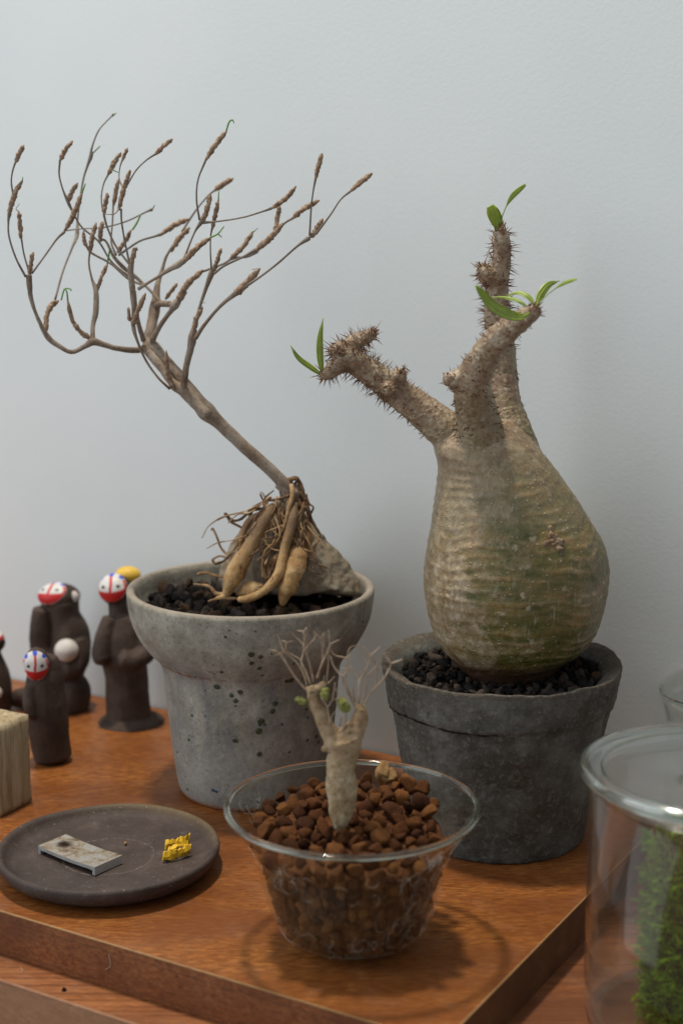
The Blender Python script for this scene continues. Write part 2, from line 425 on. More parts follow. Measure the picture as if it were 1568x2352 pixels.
class MB:
    def __init__(s): s.v = []; s.f = []
    def add(s, v, f):
        k = len(s.v); s.v += list(v); s.f += [[i+k for i in q] for q in f]
    def build(s, name, mat, parent=None, org=None, smooth=True):
        return mesh_obj(name, s.v, s.f, mat, parent, org, smooth)
    def box(s, p0, p1):
        x0, y0, z0 = p0; x1, y1, z1 = p1
        s.add([(x0, y0, z0), (x1, y0, z0), (x1, y1, z0), (x0, y1, z0), (x0, y0, z1), (x1, y0, z1), (x1, y1, z1), (x0, y1, z1)],
              [[3, 2, 1, 0], [4, 5, 6, 7], [0, 1, 5, 4], [1, 2, 6, 5], [2, 3, 7, 6], [3, 0, 4, 7]])
    def tube(s, path, rad, n=8, rough=0.0, fs=3.0, seed=0.0, cap=True):
        m = len(path); path = [Vector(p) for p in path]
        T = []
        for i in range(m):
            a = path[max(i-1, 0)]; b = path[min(i+1, m-1)]; d = (b-a)
            T.append(d.normalized() if d.length > 1e-9 else Vector((0, 0, 1)))
        up = Vector((0, 1, 0)) if abs(T[0].y) < .9 else Vector((1, 0, 0))
        U = T[0].cross(up).normalized(); vs = []; fs_ = []
        for i in range(m):
            U = (U-T[i]*U.dot(T[i])).normalized(); W = T[i].cross(U)
            for k in range(n):
                a = 2*PI*k/n; d = U*math.cos(a)+W*math.sin(a)
                r = rad[i] if not callable(rad) else rad(i/(m-1))
                p = path[i]+d*r
                if rough: p = path[i]+d*r*(1+rough*noise.noise(p*fs+Vector((seed, 0, 0))))
                vs.append(p)
        for i in range(m-1):
            for k in range(n):
                a = i*n+k; b = i*n+(k+1) % n
                fs_.append([a, b, b+n, a+n])
        if cap:
            vs.append(path[0]-T[0]*rad[0]*.4); vs.append(path[-1]+T[-1]*rad[-1]*.6); c0 = len(vs)-2
            for k in range(n):
                fs_.append([c0, (k+1) % n, k]); fs_.append([c0+1, (m-1)*n+k, (m-1)*n+(k+1) % n])
        s.add(vs, fs_)
    def ell(s, c, r, n=20, rot=None):
        c = Vector(c); vs = []; f = []; m = n//2
        for i in range(1, m):
            th = PI*i/m
            for k in range(n):
                a = 2*PI*k/n
                p = Vector((r[0]*math.sin(th)*math.cos(a), r[1]*math.sin(th)*math.sin(a), r[2]*math.cos(th)))
                if rot: p.rotate(rot)
                vs.append(c+p)
        for i in range(m-2):
            for k in range(n):
                a = i*n+k; b = i*n+(k+1) % n; f.append([a, a+n, b+n, b])
        t_ = Vector((0, 0, r[2])); b_ = Vector((0, 0, -r[2]))
        if rot: t_.rotate(rot); b_.rotate(rot)
        vs += [c+t_, c+b_]; q = len(vs)-2
        for k in range(n):
            f.append([q, k, (k+1) % n]); f.append([q+1, (m-2)*n+(k+1) % n, (m-2)*n+k])
        s.add(vs, f)
def spline(pts, n):             # Catmull-Rom through points of any dimension
    P = [np.array(p, float) for p in pts]
    if len(P) == 2: return [P[0]+(P[1]-P[0])*t for t in np.linspace(0, 1, n)]
    P = [2*P[0]-P[1]]+P+[2*P[-1]-P[-2]]; out = []; seg = len(P)-3
    for i in range(n):
        u = i/(n-1)*seg; k = min(int(u), seg-1); t = u-k
        a, b, c, d = P[k:k+4]
        out.append(.5*((2*b)+(-a+c)*t+(2*a-5*b+4*c-d)*t*t+(-a+3*b-3*c+d)*t**3))
    return out
def lathe(prof, c, n=96, fn=None):
    vs = []; f = []; m = len(prof)
    for i, (r, z) in enumerate(prof):
        for k in range(n):
            a = 2*PI*k/n; rr, zz = (r, z) if fn is None else fn(r, z, a, i)
            vs.append((c[0]+rr*math.cos(a), c[1]+rr*math.sin(a), c[2]+zz))
    for i in range(m-1):
        for k in range(n):
            a = i*n+k; b = i*n+(k+1) % n; f.append([a, b, b+n, a+n])
    return vs, f
def fill(prof, step):           # densify a profile, straight segments
    out = []
    for (a, b) in zip(prof[:-1], prof[1:]):
        k = max(1, int(math.dist(a, b)/step))
        for i in range(k): out.append(tuple(a[j]+(b[j]-a[j])*i/k for j in range(2)))
    out.append(prof[-1]); return out
def remesh(mb, voxel, smooth=4, org=None):      # fuse overlapping shapes into one skin
    me = bpy.data.meshes.new('tmp'); me.from_pydata([tuple(p) for p in mb.v], [], mb.f)
    o = bpy.data.objects.new('tmp', me); col.objects.link(o)
    r = o.modifiers.new('r', 'REMESH'); r.mode = 'VOXEL'; r.voxel_size = voxel
    if smooth:
        q = o.modifiers.new('s', 'SMOOTH'); q.iterations = smooth; q.factor = .5
    dg = bpy.context.evaluated_depsgraph_get(); dg.update()
    me2 = bpy.data.meshes.new_from_object(o.evaluated_get(dg))
    bpy.data.objects.remove(o); bpy.data.meshes.remove(me)
    n = len(me2.vertices); co = np.empty(n*3); me2.vertices.foreach_get('co', co)
    nr = np.empty(n*3); me2.vertices.foreach_get('normal', nr)
    f = [list(p.vertices) for p in me2.polygons]
    bpy.data.meshes.remove(me2)
    return co.reshape(-1, 3), nr.reshape(-1, 3), f
NZ = noise.noise
# ------------------------------------------------------------------ wall, cabinet, board
eu = Vector((math.cos(YAW), math.sin(YAW), 0)); ev = Vector((-math.sin(YAW), math.cos(YAW), 0))
def UV(u, v, z=0.0): return eu*u+ev*v+Vector((0, 0, z))
U1, V0, V1 = -24.35, 49.4, 76.65
def slab(mb, u0, u1, v0, v1, z0, z1):
    P = [UV(u, v, z) for z in (z0, z1) for (u, v) in ((u0, v0), (u1, v0), (u1, v1), (u0, v1))]
    mb.add(P, [[3, 2, 1, 0], [4, 5, 6, 7], [0, 1, 5, 4], [1, 2, 6, 5], [2, 3, 7, 6], [3, 0, 4, 7]])
mb = MB(); slab(mb, -160, 60, 76.85, 79, -40, 120)
tag(mb.build('wall', 'wall_paint', None, None, False), kind='structure')
TH = -2.2
cab = thing('cabinet', UV(-60, 62, TH), 'brown wooden cabinet carrying the raised board and the jars', 'cabinet')
mb = MB(); slab(mb, -110, 30, 47.6, 76.8, TH-1.5, TH); mb.build('cabinet_top', 'cabinet_wood', cab, smooth=False)
mb = MB(); slab(mb, -110, 30, 47.55, 47.9, TH-20, TH-.02); mb.build('front_panel', 'cabinet_front', cab, smooth=False)
mb = MB(); mb.tube([UV(-110, 47.6, TH-.06), UV(30, 47.6, TH-.06)], [.09, .09], 10); mb.build('edge_strip', 'cabinet_front', cab)
brd = thing('wooden_board', UV(-60, 62, 0), 'thick orange brown veneered board lying on the cabinet against the wall', 'board')
bm_ = [(-110, U1)]
mb = MB(); slab(mb, -110, U1-.06, V0+.06, V1, -.10, 0); mb.build('veneer_top', 'board_veneer', brd, smooth=False)
mb = MB(); slab(mb, -110, U1-.10, V0, V0+.25, TH+.03, -.08); mb.build('front_edging', 'board_side', brd, smooth=False)
mb = MB(); slab(mb, U1-.25, U1, V0, V1, TH+.03, -.08); mb.build('end_edging', 'board_end', brd, smooth=False)
mb = MB(); slab(mb, -110, U1-.26, V0+.26, V1-.01, TH+.03, -.11); mb.build('core', 'board_end', brd, smooth=False)
mb = MB(); mb.tube([UV(-110, V0+.05, -.055), UV(U1-.05, V0+.05, -.055)], [.058]*2, 8)
mb.tube([UV(U1-.05, V0+.02, -.055), UV(U1-.05, V1, -.055)], [.058]*2, 8); mb.build('worn_edge', 'edge_lip', brd)
# thin grooves on the front edging and the cabinet top strip
mb = MB()
for zc in (-.42, -1.93): slab(mb, -110, U1-.12, V0-.012, V0-.001, zc-.02, zc)
mb.build('edge_line', 'board_end', brd, smooth=False)

# ------------------------------------------------------------------ square wooden block (left)
a = G(2, 1880); b = G(77, 1841); top = At(2, 1672, a.y).z
d = (b-a).normalized(); nl = Vector((-d.y, d.x, 0)); L = (b-a).length
vs = []; fcs = []; nn = 14
def blockpt(i, j, k):           # i along d, j away to the left, k up
    p = a+d*L*i+nl*5.2*j+Vector((0, 0, top*k))
    ce = Vector((.5-i, .5-j, .5-k)); e = sum(1 for q in (i, j, k) if q in (0, 1))
    q = p*1.3; s_ = .05*NZ(q*1.5)+.03*NZ(q*5)
    if e >= 2: s_ -= .07+.06*abs(NZ(q*2.2))
    dirv = (d*(0 if 0 < i < 1 else (1 if i else -1))+nl*(0 if 0 < j < 1 else (1 if j else -1))+Vector((0, 0, 0 if 0 < k < 1 else (1 if k else -1))))
    return p+(dirv.normalized() if dirv.length else dirv)*s_
idx = {}
def vid(i, j, k):
    key = (i, j, k)
    if key not in idx:
        idx[key] = len(vs); vs.append(blockpt(i/nn, j/nn, k/nn))
    return idx[key]
for p in range(nn):
    for q in range(nn):
        for s0, e0 in ((0, 0), (1, nn)):
            for ax in range(3):
                def mk(x, y): return vid(*[(e0, x, y), (x, e0, y), (x, y, e0)][ax])
                qd = [mk(p, q), mk(p+1, q), mk(p+1, q+1), mk(p, q+1)]
                fcs.append(qd)
o = mesh_obj('wooden_block', vs, fcs, 'block_wood', None, a)
tag(o, 'weathered pale wooden cube with worn corners at the left edge', 'block')
bmm = bmesh.new(); bmm.from_mesh(o.data); bmesh.ops.recalc_face_normals(bmm, faces=bmm.faces); bmm.to_mesh(o.data); bmm.free()
# ------------------------------------------------------------------ plate with small things
pc = G(250, 1943, 1.15); pc.z = 0; PR = 5.45
prof = [(0.01, 0), (3.9, 0), (4.6, .12), (5.2, .5), (5.42, .85), (5.45, 1.08), (5.40, 1.2), (5.28, 1.24), (5.12, 1.16), (4.95, .92), (4.7, .74), (4.3, .68), (2.5, .64), (2.38, .61), (2.2, .62), (.01, .61)]
def pf(r, z, a, i):
    k = NZ(Vector((math.cos(a)*1.2, math.sin(a)*1.2, 3)))
    return r*(1+.012*k), z*(1+.05*k)
v, f = lathe(fill(prof, .12), pc, 128, pf)
tag(mesh_obj('plate', v, f, 'plate_clay', None, pc), 'round dark brown unglazed plate with a low rim on the board', 'plate')
ZP = .66
# steel plate, channel section
c0 = G(103, 1946, ZP+.25); c1 = G(218, 2003, ZP+.25); c2 = G(281, 1971, ZP+.25); c3 = G(150, 1916, ZP+.3)
# local axes: long (A) runs from front-left to front-right
A0 = G(88, 1943, ZP+.4); A1 = G(218, 1993, ZP+.4); B1 = G(281, 1966, ZP+.4); B0 = G(148, 1914, ZP+.4)
ax_ = (A1-A0); LL = ax_.length; ax_.normalize(); bx_ = ((B0-A0)+(B1-A1))/2; WW = bx_.length; bx_ = (bx_-ax_*bx_.dot(ax_)).normalized()
sh = ((B0-A0)+(B1-A1)).dot(ax_)/2
org = (A0+B1)/2; org.z = ZP
mb = MB(); sec = [(0, .0), (0, .42), (LL, .42), (LL, 0), (LL-.17, 0), (LL-.17, .18), (LL-.3, .27), (.3, .27), (.17, .18), (.17, 0)]
NL = 18
top_ = []
# section follows a slight sag; hole modelled as a dark ring with a recessed disc
def sp(s_, z, wv):
    sag = -.07*math.sin(PI*s_/LL)
    return A0+ax_*(s_)+bx_*wv+ax_*0+Vector((0, 0, -A0.z+ZP+z+(sag if z > .2 else 0)))
st = [LL*i/NL for i in range(NL+1)]
outer_t = [(q, .42) for q in st]; inner_t = [(q, .25) for q in st[1:-1]]
ring = [(0, 0)]+outer_t+[(LL, 0), (LL-.17, 0), (LL-.17, .2)]+inner_t[::-1][1:-1]+[(.17, .2), (.17, 0)]
R0 = [sp(q, z, 0) for q, z in ring]; R1 = [sp(q, z, WW) for q, z in ring]; n = len(ring)
mb.add(R0+R1, [[i, (i+1) % n, n+(i+1) % n, n+i] for i in range(n)]+[list(range(n))[::-1], list(range(n, 2*n))])
o = mesh_obj('metal_plate', [Matrix.Rotation(0, 3, 'Z') @ p for p in mb.v], mb.f, 'steel_worn', None, org, False)
# turn its own axes to run along the plate so the stain and hole share them
ang = math.atan2(ax_.y, ax_.x)
me = o.data; me.transform(Matrix.Rotation(-ang, 4, 'Z')); o.rotation_euler = (0, 0, ang)
bmm = bmesh.new(); bmm.from_mesh(me); bmesh.ops.recalc_face_normals(bmm, faces=bmm.faces); bmm.to_mesh(me); bmm.free()
tag(o, 'worn rusty steel channel piece with a hole lying on the dark plate', 'metal plate')
mb = MB(); hc = Vector((-1.25, .1, .385))
vs, f = lathe([(.12, -.03), (.14, .012), (.19, .016), (.2, 0)], (0, 0, 0), 20)
h = link('hole_rim', bpy.data.meshes.new('hole_rim'), o); h.data.from_pydata([((p[0]*1.25+hc.x)*S, (p[1]+hc.y)*S, (p[2]+hc.z)*S) for p in vs], [], f)
h.data.materials.append(M['steel_worn'])
h2 = link('hole', bpy.data.meshes.new('hole'), o); vs, f = lathe([(.001, 0), (.15, 0)], (0, 0, 0), 20)
h2.data.from_pydata([((p[0]*1.25+hc.x)*S, (p[1]+hc.y)*S, (p[2]+hc.z-.001)*S) for p in vs], [], f); h2.data.materials.append(M['soil_dark'])
# yellow ruffled clay scrap
yc = G(404, 1950, ZP+.25)
ys = thing('clay_scrap', Vector((yc.x, yc.y, ZP)), 'small yellow ruffled scrap of clay on the right of the plate', 'scrap')
def ruffle(p0, p1, up, thick, amp, name):
    mb = MB(); n = 26; P0 = Vector(p0); P1 = Vector(p1); Lr = P1-P0; side = Lr.cross(Vector(up)).normalized()
    rows = []
    for i in range(n+1):
        t = i/n; bend = side*(.16*math.sin(PI*t)); w_ = .045*math.sin(t*n*1.25)
        base = P0+Lr*t+bend
        lo = base-Vector(up)*(.04+.03*math.sin(t*n*1.25+1))
        hi = base+Vector(up)*(1+w_*2.2)+side*w_*.3
        mid = (lo+hi)/2+side*(amp)
        rows.append([lo, mid, hi, hi+side*thick, mid+side*thick, lo+side*thick])
    vs = [p for r_ in rows for p in r_]; f = []
    for i in range(n):
        for k in range(6): f.append([i*6+k, i*6+(k+1) % 6, (i+1)*6+(k+1) % 6, (i+1)*6+k])
    f += [[5, 4, 3, 2, 1, 0], [n*6+k for k in range(6)]]
    vs = [p+Vector((NZ(p*3), NZ(p*3+Vector((9, 0, 0))), NZ(p*3+Vector((0, 9, 0)))))*.10 for p in vs]; mb.add(vs, f); return mb.build(name, 'yellow_clay', ys, smooth=False)
def yl(x, y, z): 
    p = G(x, y, ZP+z); return p
ruffle(yl(372, 1975, .12), yl(432, 1958, .18), (.06, .10, .38), .10, .05, 'fold')
ruffle(yl(378, 1950, .16), yl(434, 1936, .2), (.03, .14, .40), .12, .05, 'fold')
ruffle(yl(384, 1962, .3), yl(430, 1945, .36), (.02, .3, .12), .10, -.03, 'fold')
mb = MB(); mb.ell(yl(428, 1945, .3), (.2, .2, .14), 12); mb.ell(yl(384, 1966, .2), (.2, .22, .2), 12); v, nr, f = remesh(mb, .04, 2)
mesh_obj('core', [Vector(p)*1+Vector(q)*.04*NZ(Vector(p)*6) for p, q in zip(v, nr)], f, 'pale_core', ys)
def crumb(c, r, mat, label):
    me = bmesh.new(); bmesh.ops.create_icosphere(me, subdivisions=2, radius=1)
    vs = [Vector(v_.co)*r*(1+.5*NZ(Vector(v_.co)*1.7+Vector(c)))+Vector(c) for v_ in me.verts]; f = [[q.index for q in p.verts] for p in me.faces]; me.free()
    o = mesh_obj('crumb', vs, f, mat, None, c); tag(o, label, 'crumb')
crumb(G(289, 1937, ZP+.06), .09, 'crumb_brown', 'tiny brown crumb in the middle of the dark plate')
crumb(G(148, 2273, TH+.06), .10, 'soil_dark', 'dark crumb on the lower strip in front of the board')
def hair(pts, label):
    mb = MB(); p = [Vector(q) for q in spline(pts, 20)]; mb.tube(p, [.010]*20, 5); o = mb.build('fibre', 'fibre_pale', None, p[0]); tag(o, label, 'fibre')
q = [G(248, 2146), G(246, 2170), G(240, 2184)]
hair([UV(-40.8, V0-.03, -.5), UV(-40.7, V0-.05, -1.0), UV(-41.0, V0-.04, -1.3)], 'pale curled fibre stuck on the front edge of the board')
hair([G(48, 2222, TH+.03), G(52, 2228, TH+.06), G(50, 2234, TH+.03)], 'tiny pale fibre on the lower strip at bottom left')

# ------------------------------------------------------------------ left pot
lp = G(576, 1804); lpz = 0
LPc = Vector((lp.x+.12, lp.y, 0))
prof = [(3.6, .12), (3.85, .0), (4.02, .10), (4.12, .35), (4.22, .8), (4.4, 2.0), (4.52, 3.1), (4.66, 4.6), (4.80, 6.15), (4.86, 6.8), (4.95, 7.25), (5.12, 7.62), (5.38, 7.92), (5.75, 8.32), (6.1, 8.85), (6.4, 9.45), (6.6, 10.1), (6.71, 10.8), (6.76, 11.35),
        (6.73, 11.50), (6.62, 11.56), (6.45, 11.55), (6.34, 11.47), (6.28, 11.2), (6.2, 10.6), (6.0, 9.9), (5.6, 9.0), (.01, 9.0)]
prof = fill([tuple(p) for p in spline(prof[:19], 70)]+prof[19:], .15)
def lf(r, z, a, i):
    q = Vector((math.cos(a)*2, math.sin(a)*2, z*.5))
    k = NZ(q); k2 = NZ(Vector((math.cos(a)*9, math.sin(a)*9, z*1.8)))
    return r*(1+.006*k+.0022*k2), z+(.05*NZ(q*.6) if z > 9 else 0)
v, f = lathe(prof, LPc, 200, lf)
lpot = thing('flower_pot', LPc, 'pale grey speckled stoneware pot with flared bowl top, behind the glass bowl', 'pot')
lpb = mesh_obj('pot_body', v, f, 'grey_stoneware', lpot)
bv = BVHTree.FromPolygons([Vector(p) for p in v], f)
def spot(x, y, r, mat, name, squash=1.0, hgt=.04):
    d = ray(x, y); h = bv.ray_cast(Vector((0, 0, H)), d.normalized())
    if h[0] is None: return
    p, n = h[0], h[1]
    if n.dot(d) > 0: n = -n
    rc = r*px(p); mb = MB(); t1 = Vector((0, 0, 1)).cross(n).normalized(); t2 = n.cross(t1)
    vs = [p+n*hgt*.8]; f = []; K = 18
    for j, (q, hh) in enumerate(((.45, .045), (.75, .055), (1.0, -.02))):
        for k in range(K):
            a_ = 2*PI*k/K; w_ = 1+.10*NZ(Vector((math.cos(a_)*1.5+x, math.sin(a_)*1.5+y, 0)))
            vs.append(p+(t1*math.cos(a_)+t2*math.sin(a_)*squash)*rc*q*w_+n*hh*hgt/.05)
    for k in range(K):
        f.append([0, 1+k, 1+(k+1) % K])
        for j in range(2): f.append([1+j*K+k, 1+(j+1)*K+k, 1+(j+1)*K+(k+1) % K, 1+j*K+(k+1) % K])
    mb.add(vs, f); mb.build(name, mat, lpot)
def c5(x, y): return 271+x*.3958, 1212.7+y*.3958
for x, y, r in [(773, 733, 9), (826, 748, 7), (775, 783, 7), (819, 814, 7), (600, 835, 5.5), (573, 921, 9.5), (710, 952, 7.5), (682, 1003, 7), (658, 972, 6), (1000, 884, 9), (978, 888, 7), (911, 1020, 8), (896, 1063, 8), (829, 1121, 9.5), (816, 1178, 9.5), (679, 1232, 7.5), (820, 1313, 7.5), (890, 730, 3), (623, 632, 4), (430, 1087, 4), (413, 1228, 4.5), (1092, 1052, 4), (1019, 788, 4), (1163, 1242, 5), (405, 1515, 3.5), (797, 600, 2.5), (644, 593, 2.5), (850, 1141, 4), (1420, 545, 3), (1150, 1210, 6), (505, 942, 2.2), (450, 863, 2.2), (345, 1300, 2.5)]:
    spot(*c5(x, y), r*.92, 'glaze_green', 'glaze_spot')
for x, y, r in [(836, 856, 5), (682, 1032, 3.5), (655, 962, 3), (507, 1091, 3), (952, 1140, 4), (995, 1301, 4), (1099, 1232, 5), (822, 1142, 5), (415, 1205, 3), (552, 1521, 6), (570, 1530, 5), (716, 1082, 2), (1101, 1100, 4), (885, 858, 2)]:
    spot(*c5(x, y), r*.9, 'glaze_blue', 'glaze_fleck', .9, .02)

# ------------------------------------------------------------------ pebble tools
def pebble_meshes(name, n, sub, amp, squash, mat, fs=1.3, cuts=9):
    out = []
    for i in range(n):
        b = bmesh.new(); bmesh.ops.create_icosphere(b, subdivisions=sub, radius=1)
        sd = Vector((i*7.3, 3.1*i, 1.7)); el = (random.uniform(.85, 1.25), random.uniform(.8, 1.1), random.uniform(.75, 1.0))
        pl = [(Vector((random.gauss(0, 1), random.gauss(0, 1), random.gauss(0, 1))).normalized(), random.uniform(.55, .82)) for _ in range(cuts)]
        for v_ in b.verts:
            p = v_.co.copy()
            for nv, dd in pl:
                e = p.dot(nv)-dd
                if e > 0: p -= nv*e*.96
            p *= 1+amp*NZ(p*fs+sd)+amp*.8*NZ(p*fs*2.9+sd)
            v_.co = Vector((p.x*squash[0]*el[0], p.y*squash[1]*el[1], p.z*squash[2]*el[2]))*S*1.15
        me = bpy.data.meshes.new(name); b.to_mesh(me); b.free()
        me.materials.append(M[mat]); me.polygons.foreach_set('use_smooth', [True]*len(me.polygons)); out.append(me)
    return out
def place(me, p, r, parent, name):
    o = bpy.data.objects.new(name, me); col.objects.link(o); o.parent = parent
    o.location = (Vector(p)-ORG[parent.name])*S
    o.rotation_euler = (random.uniform(0, 6.3), random.uniform(0, 6.3), random.uniform(0, 6.3)); o.scale = (r, r, r*random.uniform(.8, 1.05))
    return o
def scatter(rmax, rmin_d, tries, reject=None, seed=1):
    rnd = random.Random(seed); pts = []
    for _ in range(tries):
        a_ = rnd.uniform(0, 2*PI); r_ = rmax*math.sqrt(rnd.random()); x, y = r_*math.cos(a_), r_*math.sin(a_)
        rr = rnd.uniform(*rmin_d)
        if reject and reject(x, y): continue
        if all((x-q[0])**2+(y-q[1])**2 > ((rr+q[2])*.86)**2 for q in pts): pts.append((x, y, rr))
    return pts
# gravel in the left pot
gl_ = thing('lava_gravel', LPc+Vector((0, 0, 10.2)), 'black lava gravel filling the flared grey pot around the rock', 'gravel')
v, f = lathe([(.01, .35), (3, .3), (6.02, .05)], LPc+Vector((0, 0, 9.95)), 64, lambda r, z, a, i: (r, z+.15*NZ(Vector((math.cos(a)*3, math.sin(a)*3, r)))))
tag(mesh_obj('soil_bed', v, f, 'soil_dark', gl_), kind='stuff')
pms = pebble_meshes('lava_pebble', 9, 3, .34, (1, .9, .7), 'lava_black', 2.2); pmb = pebble_meshes('lava_pebble', 3, 3, .34, (1, .9, .7), 'lava_brown', 2.2)
RC = At(665, 1300, 83.0)       # rock middle
random.seed(3); extra = MB()
def rockzone(x, y): return ((LPc.x+x-RC.x)/3.0)**2+((LPc.y+y-RC.y-.4)/1.3)**2 < .8
for i, (x, y, r_) in enumerate(scatter(5.85, (.22, .58), 7000, rockzone)[:230]):
    z = 10.25+random.uniform(-.05, .22)+.25*max(0, y)/6
    me = random.choice(pmb if random.random() < .28 else pms)
    place(me, LPc+Vector((x, y, z)), r_, gl_, 'lava_pebble')

# ------------------------------------------------------------------ rock
b = bmesh.new()
def c3(x, y): return 428+x*.2957, 1034.4+y*.2957
hull = []
for (x, y, dy) in [(760, 330, 0), (900, 420, 0), (700, 400, -.6), (1000, 570, .3), (1110, 690, .3), (1230, 850, 0), (1330, 1010, 0), (1340, 1120, -.3), (1150, 1090, -1.6), (900, 1130, -1.9), (600, 1100, -1.6), (330, 1120, -1.0), (240, 1000, -.3), (250, 930, 0), (330, 720, .1), (420, 620, 0), (560, 480, .2), (700, 700, -1.1), (900, 800, -1.4), (1060, 880, -1.2), (500, 900, -1.2)]:
    hull.append(At(*c3(x, y), 83.3+dy))
for (x, y) in [(800, 420), (1100, 760), (1300, 1100), (300, 1100), (420, 720), (700, 1100)]: hull.append(At(*c3(x, y), 85.3))
for p in hull: b.verts.new(p)
bmesh.ops.convex_hull(b, input=b.verts); b.verts.ensure_lookup_table()
mb = MB(); b.verts.index_update(); mb.add([v_.co.copy() for v_ in b.verts], [[q.index for q in p.verts] for p in b.faces]); b.free()
v, nr, f = remesh(mb, .11, 2)
vv = []
for p, n in zip(v, nr):
    p = Vector(p); n = Vector(n)
    k = .22*NZ(p*.40)+.07*(abs(NZ(p*1.2+Vector((5, 0, 0))))-.2)*-1.6+.07*NZ(p*3)+.03*NZ(p*7)
    vv.append(p+n*k)
tag(mesh_obj('rock', vv, f, 'rock_stone', None, Vector((RC.x, RC.y, 10.2))), 'grey brown pyramid shaped rock in the pot clasped by tuberous roots', 'rock')

# ------------------------------------------------------------------ left plant
base = At(659, 1120, 82.2)
tp = thing('caudiciform_plant', Vector((RC.x, RC.y, 10.3)), 'bare slanting shrub with many thin twigs and tan tuberous roots over a rock', 'plant')
KK = .5687
def cz(pts, n=None, off=0.0):   # list of (x, y, depth offset, radius in picture pixels), traced in a zoomed crop
    q = spline([tuple(p) for p in pts], n or max(6, 5*len(pts)))
    P = [At(a_[0]*KK, 214+a_[1]*KK, 82.2+a_[2]+off) for a_ in q]
    return P, [max(a_[3]*(.86 if a_[3] < 12 else .96), .6)*px(p) for a_, p in zip(q, P)]
def br(name, mat, pts, n=10, rough=.12, fs=3, parent=None):
    P, Rr = cz(pts); mb = MB(); mb.tube(P, Rr, n, rough, fs, pts[0][0]); return mb.build(name, mat, parent or tp)
br('trunk', 'grey_bark', [(1175, 1612, .1, 19), (1150, 1580, 0, 15.5), (1085, 1515, 0, 15), (1000, 1440, 0, 15), (915, 1360, 0, 15.5), (870, 1318, 0, 17), (832, 1285, 0, 22), (800, 1245, 0, 19), (760, 1195, .2, 17.5), (720, 1140, .4, 15), (665, 1080, .8, 15), (620, 1030, 1, 18), (590, 1005, 1.2, 12)], 16, .10, 1.5)
# pale second ridge running along the trunk
br('trunk', 'grey_bark', [(840, 1300, -.6, 12), (790, 1255, -.4, 14), (745, 1205, -.3, 15), (700, 1175, -.2, 12), (660, 1120, .2, 11), (620, 1070, .5, 12), (585, 1030, .8, 11)], 12, .15, 2)
for pts in [
    [(606, 1015, 1, 10), (555, 1038, .6, 8.5), (470, 1030, 0, 7.5), (410, 1012, -.4, 8.5), (375, 1003, -.6, 11), (345, 1022, -.8, 7), (290, 1045, -1, 6), (240, 1022, -1.2, 6.5), (192, 982, -1.3, 7.5), (150, 900, -1.6, 5), (127, 830, -1.8, 6), (120, 770, -1.8, 8), (118, 735, -1.8, 8)],
    [(375, 1000, -.6, 7), (376, 940, -.2, 6), (388, 880, 0, 8), (388, 800, .2, 7), (372, 750, .3, 3.2), (360, 690, .4, 2.6), (364, 635, .4, 3)],
    [(686, 1194, -.4, 4), (640, 1150, -.8, 3.2), (589, 1078, -1, 3.2), (555, 1000, -1, 4), (540, 945, -1, 6), (540, 880, -.9, 5), (536, 800, -.8, 8), (528, 720, -.7, 8.5), (531, 690, -.7, 7.5)],
    [(580, 998, .6, 7), (560, 930, 0, 6), (548, 870, -.4, 6), (542, 800, -.6, 6)],
    [(598, 1010, 1.2, 14), (612, 940, 1.8, 12.5), (626, 870, 2.3, 13), (632, 810, 2.6, 10), (640, 760, 3, 7), (655, 715, 3.3, 5), (672, 660, 3.5, 3.6), (700, 615, 3.6, 4)],
    [(615, 1000, .8, 8), (650, 935, .6, 6.5), (690, 880, .4, 7), (706, 858, .3, 11), (722, 835, .3, 9)],
    [(742, 1195, -.4, 10), (752, 1110, -.8, 8.5), (768, 1040, -1, 9.5), (778, 985, -1.2, 11.5), (782, 950, -1.2, 7)],
    [(780, 965, -1.2, 4.5), (805, 870, -1.2, 4), (835, 780, -1.2, 5.5), (856, 725, -1.2, 8.5), (868, 700, -1.2, 6)],
    [(790, 990, -1.6, 6), (830, 930, -2, 4.6), (890, 860, -2.4, 4.6), (940, 818, -2.8, 7), (958, 805, -2.9, 8.5)],
    [(620, 860, 2.3, 6), (655, 850, 1.6, 9), (700, 855, .6, 8)],
    [(655, 850, 1.8, 5), (600, 790, 2.2, 3.8), (545, 740, 2.4, 5), (500, 705, 2.2, 5.5), (460, 660, 2, 4.5), (430, 600, 1.8, 3), (405, 590, 1.8, 4)],
    [(590, 780, 1.2, 3), (520, 750, 1.4, 3.5), (450, 690, 1.4, 3), (370, 645, 1.2, 3), (350, 615, 1, 3)],
    [(560, 790, -.9, 5), (600, 765, -1.3, 4), (650, 735, -1.7, 4.5), (690, 708, -2, 7.5), (720, 692, -2.2, 9), (745, 675, -2.3, 8)],
]: br('branch', 'grey_bark', pts)
